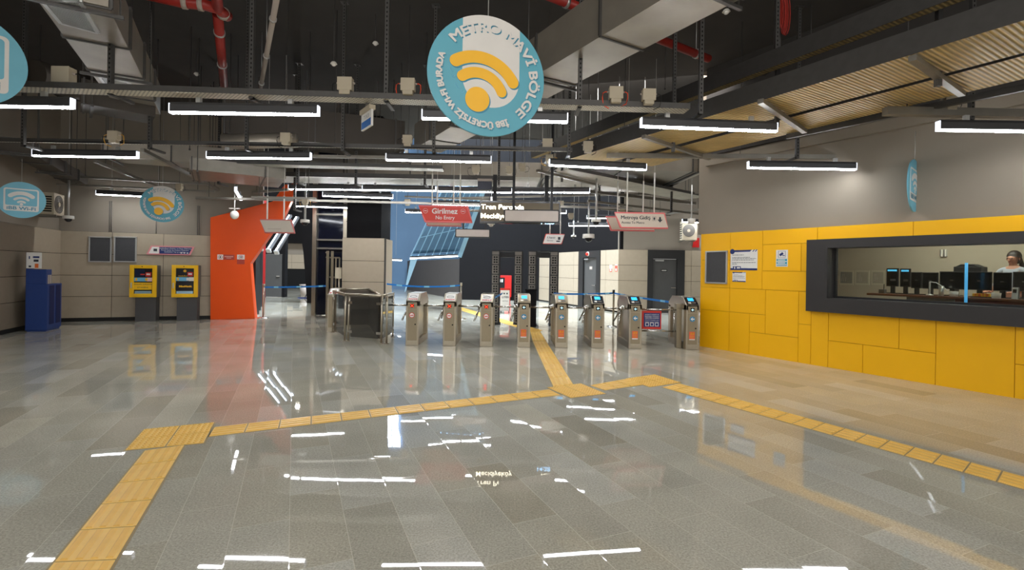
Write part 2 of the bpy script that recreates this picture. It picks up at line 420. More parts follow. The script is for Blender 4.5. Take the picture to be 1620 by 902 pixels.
# ---- passage beyond the portal
pa = W(417, 430, 23.4); pb = W(446.5, 430, 23.4)
b = MB(); b.box(-17, pa.x, 23.4, 23.7, 0, 6); b.box(pa.x, pb.x+0.12, 23.44, 23.7, 2.05, 6.0); b.box(pb.x, pb.x+0.12, 23.4, 23.7, 0, 2.05)
struct('wall_passage_end', b, M_black)
b = MB(); b.box(pa.x+0.01, pb.x-0.02, 23.41, 23.47, 0.01, 2.04)
dr = struct('door_1', b, M_door)
b = MB(); b.box(pb.x-0.26, pb.x-0.10, 23.36, 23.41, 0.98, 1.01); b.build('door_handle', M_chrome, parent=dr)
WF = Wall((W(440, 430, 33).x, 33.0), (W(530, 430, 33).x, 33.0))
lw = WF.len; o0 = W(449, 440, 33).x-WF.a.x; o1 = W(516, 440, 33).x-WF.a.x
struct('wall_passage_tiles', panel_wall(WF, 0, lw, 1.3, 2.27, [0.9*i for i in range(1, 9)], [1.72]), [M_tile, M_joint])
struct('wall_passage_top', slab_wall(WF, 0, lw, 2.27, 3.0, 0.05, 0.3), M_plaster)
struct('wall_passage_dark_top', slab_wall(WF, -2, lw+0.5, 3.0, 12.4, -0.6, 0.3), M_black)
b = MB(); b.box(WF.a.x+o0, WF.a.x+o1, 33.05, 33.3, 0, 1.3); struct('wall_passage_black_opening', b, M_hole)
b = MB(); b.box(WF.a.x, WF.a.x+o0, 33.0, 33.3, 0, 1.3); b.box(WF.a.x+o1, WF.a.x+lw, 33.0, 33.3, 0, 1.3); struct('wall_passage_low', b, M_tile)
# tilted black pier between passage and lift
prs = [W(*q, 20) for q in ((470, 330), (480, 296), (503, 296), (500, 350), (497, 400), (492.5, 459), (486, 459), (480, 400))]
for p in prs[5:7]: p.z = 0
b = MB(); b.extr(prs, (0, 0.5, 0)); struct('wall_tilted_pier', b, M_black)

# ---- atrium
xl = W(606, 430, 34).x; xr = W(760, 430, 34).x
b = MB(); b.box(xl-1.5, xr+2, 34, 34.3, 0, 12.5); struct('wall_atrium_blue', b, M_atr)
wx0, wx1 = W(597, 430, 33.9).x, W(636, 430, 33.9).x
b = MB(); b.box(wx0, wx1, 33.86, 33.98, 8.6, 11.0); wn = struct('window_1', b, M_win)
b = MB()
for i in range(4):
    x = wx0+(wx1-wx0)*i/3; b.box(x-0.03, x+0.03, 33.82, 33.9, 8.55, 11.05)
for z in (8.55, 11.0): b.box(wx0, wx1, 33.82, 33.9, z, z+0.06)
b.build('window_frame', M_alu, parent=wn)
# slate wall running back, black wall across
q0 = F(643.8, 458.7); q1 = F(726, 474.2)
WS = Wall(q0, q1)
struct('wall_slate', slab_wall(WS, 0, WS.len, 0, W(686, 408, 22).z+0.0, 0, 0.3), M_atrd)
kx0, kx1 = q1.x, W(866, 430, 23.6).x
b = MB(); b.box(kx0, kx1+4, q1.y, q1.y+0.3, 0, 12.4); struct('wall_black_far', b, M_black)
# tilted glazed canopy over the slate wall
tb0, tb1 = W(648, 409.5, 19), W(727, 405.5, 19)
tt0, tt1 = W(702, 296, 17.2), W(768, 292, 17.2)
nrm = (tb1-tb0).cross(tt0-tb0).normalized()
b = MB(); b.extr([tb0, tb1, tt1, tt0], nrm*0.06)
cg = struct('window_2', b, M_tilt)
b = MB()
for i in range(8):
    t = i/7; b.beam(tb0.lerp(tb1, t), tt0.lerp(tt1, t), 0.035 if i < 7 else 0.16, 0.14, up=nrm)
for t in (0.33, 0.66): b.beam(tb0.lerp(tt0, t), tb1.lerp(tt1, t+0.12), 0.03, 0.12, up=nrm)
b.build('mullions', M_mull, parent=cg)
b = MB(); b.extr([W(690, 325, 17.4), W(640, 462, 21.0), W(650, 407, 19.0)], (0.02, 0.06, 0)); struct('trim_canopy_edge', b, M_mull)

# ---- right back: cladding in two facets with doors
kc = Vector((3.80, 17.6, 0))
WC = Wall((1.20, 23.9), kc)
WD = Wall(kc, (12.5, 17.6))
def holes_wall(wall, s0, s1, door_s, door_z, cols, rows, name):
    b = MB()
    for (a, c, zlo) in ((s0, door_s[0], 0), (door_s[0], door_s[1], door_z), (door_s[1], s1, 0)):
        if zlo < TOPZ:
            pb_ = panel_wall(wall, a, c, max(zlo, 0.06), TOPZ, cols, rows)
            o = len(b.v); b.v += pb_.v; b.f += [[o+i for i in f] for f in pb_.f]; b.mi += pb_.mi; b.sm += pb_.sm
    return struct(name, b, [M_tile, M_joint])
rowsC = [0.06+0.55*i for i in range(1, 4)]
def door(wall, fr, leaf, ztop_px, name, handle_px, plate=None):
    f0, f1 = wall.sz(fr[0], 430)[0], wall.sz(fr[1], 430)[0]
    l0, l1 = wall.sz(leaf[0], 430)[0], wall.sz(leaf[1], 430)[0]; zl = wall.sz(leaf[0], ztop_px)[1]
    b = MB()
    for (a, c, z0, z1) in ((f0, l0, 0, TOPZ), (l1, f1, 0, TOPZ), (l0, l1, zl, TOPZ)):
        b.hexa([wall.p(a, z0, -0.03), wall.p(c, z0, -0.03), wall.p(c, z0, 0.12), wall.p(a, z0, 0.12), wall.p(a, z1, -0.03), wall.p(c, z1, -0.03), wall.p(c, z1, 0.12), wall.p(a, z1, 0.12)])
    fo = struct(name, b, M_doorf)
    b = MB(); g = 0.008
    b.hexa([wall.p(l0+g, 0.01, 0.04), wall.p(l1-g, 0.01, 0.04), wall.p(l1-g, 0.01, 0.1), wall.p(l0+g, 0.01, 0.1), wall.p(l0+g, zl-g, 0.04), wall.p(l1-g, zl-g, 0.04), wall.p(l1-g, zl-g, 0.1), wall.p(l0+g, zl-g, 0.1)])
    lf = b.build('door_leaf', M_door, parent=fo)
    hs, hz = wall.sz(*handle_px)
    b = MB(); b.cyl(wall.p(hs, hz, 0.04), wall.p(hs, hz, -0.02), 0.018); b.beam(wall.p(hs+0.01, hz, -0.02), wall.p(hs-0.16, hz, -0.02), 0.02, 0.025)
    b.build('door_handle', M_chrome, parent=lf)
    b = MB(); b.beam(wall.p(l0+0.08, zl-0.06, 0.0), wall.p(l0+0.38, zl-0.06, 0.0), 0.06, 0.05); b.build('door_closer', M_alu, parent=lf)
    return fo, lf, (f0, f1)
d2, lf2, sC = door(WC, (915.8, 949.7), (923, 943.7), 408, 'door_2', (940.5, 451.5))
d3, lf3, sD = door(WD, (1024.6, 1082.8), (1032.9, 1071), 409.5, 'door_3', (1068, 455.5))
holes_wall(WC, 0, WC.len, sC, 9, [1.2*i for i in range(1, 8)], rowsC, 'wall_right_back')
holes_wall(WD, 0, 8.0, sD, 9, [2.6, 5.2], rowsC, 'wall_right_facing')
struct('baseboard_right_back', slab_wall(WC, 0, sC[0], 0, 0.06, 0.01, 0.05), M_base)
struct('baseboard_right_facing', slab_wall(WD, 0, sD[0], 0, 0.06, 0.01, 0.05), M_base)
struct('wall_right_back_upper', slab_wall(WC, -0.2, WC.len+0.02, TOPZ, 12.4, 0.05, 0.3), M_black)
struct('wall_right_facing_upper', slab_wall(WD, 0, 8.6, TOPZ, 12.4, 0.05, 0.3), M_plaster)
for (wl, lf, c, wd, hh, word, z2) in ((WD, lf3, (1051, 428), 0.22, 0.08, None, 0), (WC, lf2, (933.5, 424), 0.2, 0.12, None, 0)):
    s, z = wl.sz(*c)
    b = MB(); b.extr([wl.p(s-wd/2, z-hh/2, 0.035), wl.p(s+wd/2, z-hh/2, 0.035), wl.p(s+wd/2, z+hh/2, 0.035), wl.p(s-wd/2, z+hh/2, 0.035)], wl.n*0.01)
    for k in range(2): b.beam(wl.p(s-wd*0.38, z+hh*(0.14-0.3*k), 0.03), wl.p(s+wd*0.38, z+hh*(0.14-0.3*k), 0.03), 0.008, 0.012, m=1)
    b.build('name_plate', [M_hole if wl is WD else M_grayface, M_white], parent=lf)

# ---- stone clad column with a black box over it, and the lift shaft
cx0, cx1 = W(541, 430, 13.1).x, W(607.5, 430, 13.1).x
WK = Wall((cx0, 13.1), (cx1, 13.1)); WK2 = Wall((cx0-0.10, 14.0), (cx0, 13.1))
pk = panel_wall(WK, 0, WK.len, 0.02, TOPZ, [], [0.56, 1.10, 1.66])
pk2 = panel_wall(WK2, 0, WK2.len, 0.02, TOPZ, [], [0.56, 1.10, 1.66])
o = len(pk.v); pk.v += pk2.v; pk.f += [[o+i for i in f] for f in pk2.f]; pk.mi += pk2.mi; pk.sm += pk2.sm
pk.box(cx0+0.02, cx1-0.005, 13.15, 14.0, 0, TOPZ-0.01, 0)
struct('wall_column', pk, [M_tile, M_joint])
bx0, bx1 = W(549, 340, 13.4).x, W(603.5, 340, 13.4).x
b = MB(); b.box(bx0, bx1, 13.4, 14.4, TOPZ, CEIL)
for k in range(3): b.box(bx0-0.01, bx1+0.01, 13.385, 13.41, 2.72+0.9*k, 2.735+0.9*k)
struct('wall_column_black_box', b, M_black)
lift = thing('lift_shaft', 'glazed lift shaft with steel posts and dark blue glass left of the stone column', 'lift shaft', (W(521, 430, 15).x, 15, 0))
lx0, lx1 = W(497.5, 430, 15).x, W(546, 430, 15).x
for x in (lx0, lx1):
    b = MB(); b.box(x-0.06, x+0.06, 14.94, 15.06, 0, CEIL-0.02); b.build('post', M_steel, parent=lift, world=True)
for z in (2.02, 2.28, 3.05, 4.1):
    b = MB(); b.box(lx0, lx1, 14.96, 15.02, z, z+0.05); b.build('crossbar', M_galv, parent=lift, world=True)
b = MB(); b.box(lx0, lx1, 15.03, 15.05, 0.02, CEIL-0.02); b.build('glass_panel', M_elev, parent=lift, world=True)
b = MB(); b.box(lx1+0.07, W(599, 430, 15).x, 15.03, 15.06, 0, CEIL-0.02); struct('wall_shaft_side', b, M_black)
gp = thing('glass_fixing_post', 'slim steel post with glass brackets between the black box and the blue wall', 'post', (W(610.5, 430, 14.2).x, 14.2, 0))
x = gp.location.x
b = MB(); b.box(x-0.03, x+0.03, 14.17, 14.23, 0, CEIL-0.02); b.build('upright', M_steel, parent=gp, world=True)
for z in (2.05, 2.45, 3.1):
    b = MB(); b.box(x-0.10, x, 14.18, 14.22, z, z+0.03); b.ball((x-0.06, 14.16, z+0.1), 0.025); b.ball((x-0.06, 14.16, z-0.07), 0.025); b.build('glass_bracket', M_chrome, parent=gp, world=True)

# ---- right: yellow wall with the booth window
WY = Wall((3.83, 9.98), (6.26, 6.10))
def ys(px, py=480): return WY.sz(px, py)[0]
def yz(px, py): return WY.sz(px, py)[1]
za = yz(1110, 411.7); zb = yz(1240, 386); zc = yz(1240, 429); zd = yz(1190, 457.5); ze = yz(1160, 493.8); zf = yz(1225, 530)
zg = yz(1275, 513.5); zh = yz(1400, 549.5); zi = yz(1612, 576.7)
zfb = yz(1400, 500.5)      # bottom edge of the surround
zft = yz(1400, 375.5)
S0 = 0.0; SE = WY.len+2.6
x54, x86, x05, x11, x63, x83, x91, x11b, x43, x66, x23, x84, x07 = [ys(p) for p in (1154, 1186, 1205, 1211, 1263.5, 1283.5, 1291.5, 1311, 1443, 1366, 1423, 1483, 1607)]
x84 = ys(1481.5); 
P = [(S0, x54, 0, ze), (S0, x54, ze, zd), (S0, x54, zd, za), (S0, x54, za, TOPZ), (x54, x05, zd, TOPZ), (x54, x11, ze, zd), (x54, x86, 0, ze), (x86, x11, zf, ze),
     (x11, x63, zf, zd), (x86, x63, 0, zf), (x05, x63+0.03, zc, zb), (x63+0.03, x83, zc, zb), (x05, x83, zd, zc), (x05, x91, zb, TOPZ), (x91, x43, zft, TOPZ), (x43, SE, zft, TOPZ),
     (x63, x83, 0, zg), (x63, x83, zg, zd), (x83, x11b, 0, zfb), (x11b, x66, 0, zh), (x66, x84, 0, zh), (x11b, x23, zh, zfb), (x23, x84, zh, zfb), (x84, x07, 0, zfb), (x07, SE, 0, zi), (x07, SE, zi, zfb),
     (x83, x91, zft, zb)]
sx0 = ys(1282.0, 430); wi0 = ys(1315, 430); zwt = yz(1315, 393.8)+0.01; zwb = yz(1315, 471.5)
wi1 = WY.len+1.6; sx1 = wi1+0.22
b = MB(); g = 0.007
def yslab(b, sa, sb, z0, z1, o0, o1, m=0):
    b.hexa([WY.p(sa, z0, o0), WY.p(sb, z0, o0), WY.p(sb, z0, o1), WY.p(sa, z0, o1), WY.p(sa, z1, o0), WY.p(sb, z1, o0), WY.p(sb, z1, o1), WY.p(sa, z1, o1)], m)
for (a, c, z0, z1) in P:
    yslab(b, a+g/2, c-g/2, z0+(g/2 if z0 > 0 else 0), z1-g/2, 0, 0.03)
for (a, c, z0, z1) in ((S0, wi0-0.03, 0, TOPZ-0.005), (wi0-0.03, wi1, 0, zwb-0.022), (wi0-0.03, wi1, zwt+0.022, TOPZ-0.005), (wi1, SE, 0, TOPZ-0.005)):
    yslab(b, a, c, z0, z1, 0.018, 0.22, 1)
yslab(b, S0-0.012, S0, 0, TOPZ, 0, 0.22, 0)
yslab(b, sx1, SE, 0, zft+0.01, 0, 0.03); 
struct('wall_right', b, [M_yellow, M_yjoint])
su = WY.sz(1118, 330, 0.09)[0]
struct('wall_right_upper', slab_wall(WY, su, SE+4, TOPZ-0.01, CEIL, 0.09, 0.3), M_plaster)
struct('wall_right_return', slab_wall(Wall(WY.p(su, 0, 0.3), WY.p(su, 0, 5.0)), -0.2, 7.5, TOPZ, CEIL, 0, 0.2), M_plaster)
# charcoal surround
b = MB(); pr = -0.13
for (a, c, z0, z1) in ((sx0, wi0-0.02, zfb, zft), (wi1, sx1, zfb, zft), (wi0-0.02, wi1, zfb, zwb-0.015), (wi0-0.02, wi1, zwt+0.015, zft)):
    yslab(b, a, c, z0, z1, pr, 0.0)
for (a, c, z0, z1) in ((wi0-0.05, wi0, zwb, zwt), (wi0-0.02, wi1, zwb-0.02, zwb), (wi0-0.02, wi1, zwt, zwt+0.02)):
    yslab(b, a, c, z0, z1, pr+0.001, 0.22)
w3 = struct('window_3', b, M_frame)
b = MB(); yslab(b, wi0, wi1, zwb, zwt, 0.10, 0.108); b.build('glass_pane', M_glass, parent=w3)
b = MB(); yslab(b, wi0, wi1, zwb, zwb+0.03, 0.085, 0.125); yslab(b, wi0, wi0+0.03, zwb, zwt, 0.085, 0.125); b.build('pane_frame', M_blackm, parent=w3)
# booth interior
BD = 2.7
b = MB(); yslab(b, 0.2, SE+0.8, 0.0, 3.0, BD, BD+0.1); struct('wall_booth_back', b, M_beigew)
b = MB(); yslab(b, 0.1, 0.2, 0, 3.0, 0.22, BD); yslab(b, SE+0.7, SE+0.8, 0, 3.0, 0.22, BD); struct('wall_booth_side', b, M_beigew)
b = MB(); yslab(b, 0.1, SE+0.8, 2.75, 2.85, 0.31, BD); struct('ceiling_booth', b, M_beigew)
b = MB(); yslab(b, 0.2, SE+0.7, 0.0, 0.40, 0.22, BD); struct('floor_booth', b, M_blackm)
lp = MB(); yslab(lp, 2.8, 4.6, 2.70, 2.749, 1.2, 1.6)
tag(lp.build('booth_fill_panel', mat('glowing booth fill panel', (255, 246, 230), 0.5, emis=16.0)), 'flat glowing panel added under the ticket booth ceiling as fill light', 'lamp')  # glowing panel added to light the booth interior

# ================================================================ TACTILE PAVING
def tactile(name, label, quad, kind, nx, ny, bars=4, group=None):
    """quad: near-left, near-right, far-right, far-left pixels on the floor; ny tiles along"""
    A, B_, Cc, D_ = [F(*q) for q in quad]
    def pt(u, v, z=0.0):
        p = (A*(1-u)+B_*u)*(1-v)+(D_*(1-u)+Cc*u)*v; return Vector((p.x, p.y, z))
    o = A.copy(); b = MB()
    lw = (B_-A).length; ll = (D_-A).length; gu = 0.006/lw*1.0; gv = 0.006/ll
    def pl(u0, u1, v0, v1, z0, z1, tu=0.0, tv=0.0, m=0):
        b.hexa([pt(u0, v0, z0)-o, pt(u1, v0, z0)-o, pt(u1, v1, z0)-o, pt(u0, v1, z0)-o, pt(u0+tu, v0+tv, z1)-o, pt(u1-tu, v0+tv, z1)-o, pt(u1-tu, v1-tv, z1)-o, pt(u0+tu, v1-tv, z1)-o], m)
    pl(-gu*1.5, 1+gu*1.5, -gv, 1+gv, 0.0, 0.0015, m=2)
    for i in range(nx):
        for j in range(ny):
            u0, u1, v0, v1 = i/nx+gu, (i+1)/nx-gu, j/ny+gv, (j+1)/ny-gv
            pl(u0, u1, v0, v1, 0.0015, 0.005)
            if kind == 'bars':
                for k in range(bars):
                    c = u0+(u1-u0)*(k+0.5)/bars; hw = (u1-u0)*0.17/bars*1.6
                    pl(c-hw, c+hw, v0+(v1-v0)*0.03, v1-(v1-v0)*0.03, 0.005, 0.0095, tu=hw*0.3, tv=gv*0.6, m=1)
            else:
                for a in range(6):
                    for c in range(6):
                        cu = u0+(u1-u0)*(a+0.5)/6; cv = v0+(v1-v0)*(c+0.5)/6; ru = (u1-u0)*0.045; rv = (v1-v0)*0.045
                        b.hexa([pt(cu-ru*1.3, cv, 0.005)-o, pt(cu, cv-rv*1.3, 0.005)-o, pt(cu+ru*1.3, cv, 0.005)-o, pt(cu, cv+rv*1.3, 0.005)-o,
                                pt(cu-ru, cv, 0.0095)-o, pt(cu, cv-rv, 0.0095)-o, pt(cu+ru, cv, 0.0095)-o, pt(cu, cv+rv, 0.0095)-o], 1)
    ob = b.build(name, [M_tact, M_tact2, M_tactm], loc=o)
    return tag(ob, label, 'tactile paving', 'yellow tactile guide paving')
def n_of(q, t=0.30):
    return max(1, round((F(*q[3])-F(*q[0])).length/t))
q = ((32, 955), (144.5, 955), (292.8, 704.5), (228.6, 713.6)); tactile('tactile_strip', 'ribbed yellow guide strip coming up from the bottom edge of the floor', q, 'bars', 1, 6)
tactile('tactile_pad', 'studded yellow corner pad where the near guide strip turns right', ((196.8, 713.3), (323, 701.6), (340.2, 668.4), (227.8, 679.6)), 'domes', 2, 2)
q = ((339, 676.4), (329, 691.6), (887, 625.4), (869, 616.5)); tactile('tactile_strip', 'long ribbed yellow guide strip crossing the hall to the middle junction pad', q, 'bars', 1, 13)
tactile('tactile_pad', 'studded yellow junction pad in front of the turnstiles', ((903, 630), (959, 623.4), (919, 607), (865, 613.4)), 'domes', 2, 2)
q = ((875, 612.3), (907, 608.3), (864, 540), (842.5, 540)); tactile('tactile_strip', 'yellow guide strip leading from the junction pad between two turnstiles', q, 'bars', 1, 8)
q = ((842.5, 539.6), (864, 539.6), (852, 520.5), (838, 521)); tactile('tactile_strip', 'short yellow guide strip lying between the arrow turnstiles', q, 'bars', 1, 4)
q = ((957, 618), (933, 610), (991, 599.6), (1019, 609)); tactile('tactile_strip', 'short ribbed yellow strip joining the two studded pads on the right', q, 'bars', 1, 3)
tactile('tactile_pad', 'studded yellow corner pad nearest the yellow wall', ((1027.4, 613), (1078, 605.6), (1035.4, 592.8), (989, 599.4)), 'domes', 2, 2)
q = ((1698, 797), (1700, 776.5), (1075, 607.2), (1047, 613)); tactile('tactile_strip', 'ribbed yellow guide strip running beside the yellow wall to the lower right', q, 'bars', 1, 19)
q = ((846, 527), (858, 523), (722, 484), (711, 486)); tactile('tactile_strip', 'pale worn guide strip beyond the turnstiles', q, 'bars', 1, 12)

# ================================================================ TURNSTILES
TW = 0.245; TD = 1.08
def oct_disc(b, c, r, y0, y1, m, n=20):
    b.prism([(c[0]+r*math.cos(2*pi*i/n), c[1]+r*math.sin(2*pi*i/n)) for i in range(n)], y0, y1, 'y', m)
def arrow_left(b, cx, cz, s, y0, y1, m):
    b.prism([(cx-s, cz), (cx-s*0.1, cz+s*0.85), (cx+s*0.3, cz+s*0.85), (cx-s*0.25, cz+s*0.25), (cx+s, cz+s*0.25), (cx+s, cz-s*0.25), (cx-s*0.25, cz-s*0.25), (cx+s*0.3, cz-s*0.85), (cx-s*0.1, cz-s*0.85)], y0, y1, 'y', m)
def turnstile(label, x, y, kind):
    t = thing('turnstile', label, 'turnstile', (x, y, 0), 0, 'turnstiles in the row across the hall')
    hw = TW/2; b = MB()
    b.box(-hw, hw, 0, 0.13, 0, 0.86)                          # front pedestal
    b.box(-hw, hw, TD-0.13, TD, 0, 0.80)                      # rear pedestal
    b.box(-hw, hw, 0.13, TD-0.13, 0, 0.12)                    # plinth
    b.box(-hw+0.05, hw-0.05, 0.13, TD-0.13, 0.12, 0.82)       # recessed middle
    b.prism([(0, 0.86), (0.20, 1.0), (0.86, 1.0), (TD, 0.86), (TD, 0.76), (0, 0.76)], -hw, hw, 'x')
    b.build('body', M_steel, parent=t, bevel=0.004)
    b = MB(); b.box(-hw+0.032, hw-0.032, -0.006, 0, 0.10, 0.70); b.box(-hw+0.032, hw-0.032, -0.006, 0, 0.705, 0.835)
    fp = b.build('front_panel', M_steeld, parent=t, bevel=0.002)
    b = MB(); b.cyl((0.06, -0.006, 0.41), (0.06, -0.014, 0.41), 0.014); b.build('lock', M_hole, parent=fp)
    b = MB(); b.box(-hw+0.032, hw-0.032, -0.008, 0, 0.012, 0.085); b.build('kick_plate', M_steel, parent=t)
    # sloped head: local frame on the slope
    d = Vector((0, 0.20, 0.14)).normalized(); nn = Vector((0, -d.z, d.y)); o = Vector((0, 0, 0.86))
    def sl(b, x0, x1, a0, a1, h0, h1, m=0):
        P_ = [o+Vector((x_, 0, 0))+d*a+nn*h for h in (h0, h1) for (x_, a) in ((x0, a0), (x1, a0), (x1, a1), (x0, a1))]
        b.hexa(P_, m)
    ind = MB(); ind.box(-0.042, 0.034, -0.010, -0.005, 0.735, 0.802)
    if kind == 'exit':
        b = MB(); sl(b, -0.095, 0.095, 0.02, 0.225, 0, 0.006, 0)
        ring = [(0.065*math.cos(2*pi*i/20), 0.135+0.028*math.sin(2*pi*i/20)) for i in range(20)]
        for i in range(20):
            a, c = ring[i], ring[(i+1) % 20]
            b.beam(o+Vector((a[0], 0, 0))+d*a[1]+nn*0.007, o+Vector((c[0], 0, 0))+d*c[1]+nn*0.007, 0.006, 0.003, up=nn, m=1)
        for k in range(5): sl(b, -0.085+0.036*k, -0.058+0.036*k, 0.04, 0.065, 0.006, 0.008, 2)
        b.build('notice_plate', [M_card, M_txt, M_redtx], parent=t)
        for sg in (1, -1): ind.beam((-0.032, -0.012, 0.768-0.025*sg), (0.024, -0.012, 0.768+0.025*sg), 0.004, 0.010, up=(1, 0, 0), m=1)
        ind.build('red_cross_indicator', [M_hole, M_ledx], parent=t)
        b = MB(); oct_disc(b, (-0.006, 0.585), 0.052, -0.011, -0.006, 0); oct_disc(b, (-0.006, 0.585), 0.041, -0.013, -0.010, 1); b.box(-0.036, 0.024, -0.015, -0.012, 0.577, 0.593, 2)
        b.build('no_entry_sign', [M_redtx, M_card, M_redtx], parent=t)
    else:
        b = MB(); sl(b, -hw+0.012, hw-0.012, 0.01, 0.235, 0, 0.008, 0)
        pn = b.build('reader_panel', M_steeld if kind == 'entry_light' else M_panelb, parent=t)
        b = MB(); sl(b, -0.055, 0.055, 0.115, 0.205, 0.008, 0.012, 0); b.build('screen', M_screen, parent=pn)
        b = MB(); sl(b, -0.07, -0.02, 0.035, 0.075, 0.008, 0.012, 0); b.build('card_reader', M_white, parent=pn)
        b = MB(); sl(b, 0.0, 0.07, 0.04, 0.075, 0.008, 0.012, 0); b.build('coin_slot', M_grey, parent=pn)
        arrow_left(ind, -0.004, 0.768, 0.026, -0.0125, -0.0095, 1)
        ind.build('arrow_indicator', [M_hole, M_arrow], parent=t)
        b = MB(); oct_disc(b, (-0.004, 0.59), 0.052, -0.011, -0.006, 0); arrow_left(b, -0.004, 0.59, 0.036, -0.014, -0.0105, 1)
        b.build('round_arrow_sign', [M_signblue, M_card], parent=t)
        b = MB(); b.box(-0.062, 0.048, -0.0085, -0.006, 0.205, 0.345, 0); b.box(-0.062, 0.048, -0.0085, -0.006, 0.185, 0.205, 1)
        for k in range(4): b.box(-0.05, 0.036, -0.0095, -0.008, 0.225+0.03*k, 0.236+0.03*k, 2)
        for s_ in (-0.03, 0.012): b.box(s_, s_+0.02, -0.0095, -0.008, 0.30, 0.33, 2)
        b.build('notice_sticker', [mat('faded red sticker', (226, 96, 78), 0.6), M_card, M_amberd], parent=t)
    if kind != 'gate':
        b = MB(); hub = Vector((-hw-0.045, 0.52, 0.735))
        b.cyl((-hw+0.06, 0.52, 0.78), hub, 0.055, 0.045)
        b.ball(hub, 0.048); h = b.build('tripod_hub', M_chrome, parent=t)
        for v in (Vector((-1, 0, 0)), Vector((-0.25, 0.61, -0.75)), Vector((-0.25, -0.61, -0.75))):
            L_ = 0.42 if v.x < -0.9 else 0.36
            b = MB(); b.cyl(hub+v*0.03, hub+v*L_, 0.017, 0.017, 12); b.ball(hub+v*L_, 0.017, n=10, k=6); b.build('tripod_arm', M_chrome, parent=h)
    return t
def txp(px): return (px-CX+2)/F0*9.49
YT = 9.49
TS = [('exit', 651.4, 'leftmost turnstile of the row, with a red cross and no entry disc'), ('exit', 710.3, 'second turnstile from the left, with a red cross and no entry disc'),
      ('exit', 768.8, 'third turnstile from the left, red cross, next to the metal detector arches'), ('entry_light', 828.3, 'arrow turnstile standing left of the yellow guide strip'),
      ('entry_light', 888.0, 'arrow turnstile standing right of the yellow guide strip'), ('entry', 945.7, 'third arrow turnstile, left of the barrier post'),
      ('entry', 1005.0, 'fourth arrow turnstile, left of the red and navy gate notice'), ('gate', 1095.6, 'last turnstile against the yellow wall, with the hinged gate post')]
for i, (k, px, lab) in enumerate(TS):
    turnstile(lab, txp(px), YT+0.004*i, k)
# swing gate for wheelchairs between the last two
xg = txp(1095.6); x7 = txp(1005)+TW/2
g = thing('swing_gate', 'low steel swing gate with a red and navy notice between the last two turnstiles', 'gate', (xg-0.24, YT+0.28, 0))
X1 = g.location.x; yg = YT+0.28
b = MB(); b.box(X1+0.0, X1+0.10, yg-0.06, yg+0.06, 0.0, 0.80); b.box(X1-0.01, X1+0.13, yg-0.07, yg+0.07, 0.78, 0.87); b.build('hinge_post', M_steeld, parent=g, world=True, bevel=0.006)
b = MB()
for z in (0.745, 0.32): b.cyl((X1, yg, z), (x7+0.03, yg, z), 0.016)
for xx in (x7+0.03, X1-0.03): b.cyl((xx, yg, 0.30), (xx, yg, 0.76), 0.016)
b.build('gate_leaf', M_chrome, parent=g, world=True)
nx0, nx1 = x7+0.04, x7+0.04+0.40; nz0, nz1 = 0.36, 0.72
b = MB(); b.box(nx0, nx1, yg-0.045, yg-0.03, nz0, nz1); nb = b.build('notice_board', M_signred, parent=g, world=True)
b = MB(); b.box(nx0+0.055, nx1-0.025, yg-0.05, yg-0.045, nz0+0.045, nz1-0.04)
b.build('notice_panel', M_navy, parent=g, world=True)
b = MB(); cxn = (nx0+nx1)/2+0.015
for k, (s_, sz_) in enumerate((('ENGELL\u0130, PUSETL\u0130 VE', 0.032), ('BAGAJLI YOLCU', 0.032), ('GE\u00c7\u0130\u015e KAPISI', 0.032), ('Only for Passengers with', 0.022), ('Disability, Luggage and Stroller', 0.022))):
    b.text(s_, sz_, (cxn, yg-0.052, nz1-0.085-0.034*k), align='CENTER', width=0.27)
for k in range(3): b.box(cxn-0.13+0.095*k, cxn-0.06+0.095*k, yg-0.052, yg-0.05, nz0+0.06, nz0+0.13)
b.build('notice_text', M_card, parent=g, world=True)
b = MB()
for k in range(3):
    c = cxn-0.095+0.095*k; b.box(c-0.024, c+0.024, yg-0.0535, yg-0.052, nz0+0.07, nz0+0.12)
b.build('notice_pictogram', M_navy, parent=g, world=True)

# ================================================================ METAL DETECTOR ARCHES
def arch(label, pxL, pxR, D):
    x0, x1 = W(pxL, 430, D).x, W(pxR, 430, D).x
    t = thing('walk_through_metal_detector', label, 'metal detector', ((x0+x1)/2, D, 0), 0, 'walk-through metal detectors behind the turnstiles')
    for x in (x0, x1):
        b = MB(); b.box(x-0.115, x+0.09, D, D+0.03, 0.03, 1.98); b.box(x-0.115, x+0.115, D+0.03, D+0.30, 0.0, 1.98); b.box(x+0.09, x+0.115, D-0.02, D+0.3, 0.0, 1.98)
        b.box(x-0.13, x+0.14, D-0.04, D+0.34, 0, 0.035)
        sp = b.build('side_panel', M_blackm, parent=t, world=True, bevel=0.004)
        b = MB(); gm = mat('grey module housing', (120, 115, 108), 0.4, 0.3)
        n = 7
        for k in range(n):
            z0 = 0.06+k*0.262
            b.box(x-0.10, x+0.075, D-0.018, D, z0, z0+0.235, 0)
            for a in range(2):
                for c in range(3):
                    b.box(x-0.065+a*0.062, x-0.022+a*0.062, D-0.021, D-0.017, z0+0.03+c*0.067, z0+0.075+c*0.067, 1)
            for c in range(6): b.box(x+0.052, x+0.064, D-0.021, D-0.017, z0+0.02+c*0.036, z0+0.038+c*0.036, 1)
        b.box(x-0.105, x+0.08, D-0.02, D, 1.885, 1.975, 0)
        b.build('module_column', [gm, M_hole], parent=t, world=True)
    b = MB(); b.box(x0+0.115, x1-0.115, D+0.02, D+0.24, 1.82, 1.95); b.box(x0-0.1, x1+0.1, D, D+0.3, 1.98, 2.0)
    b.build('crossbar', M_blackm, parent=t, world=True)
    return t
arch('left walk-through metal detector arch, red fire cabinet showing through it', 784.5, 820.5, 13.3)
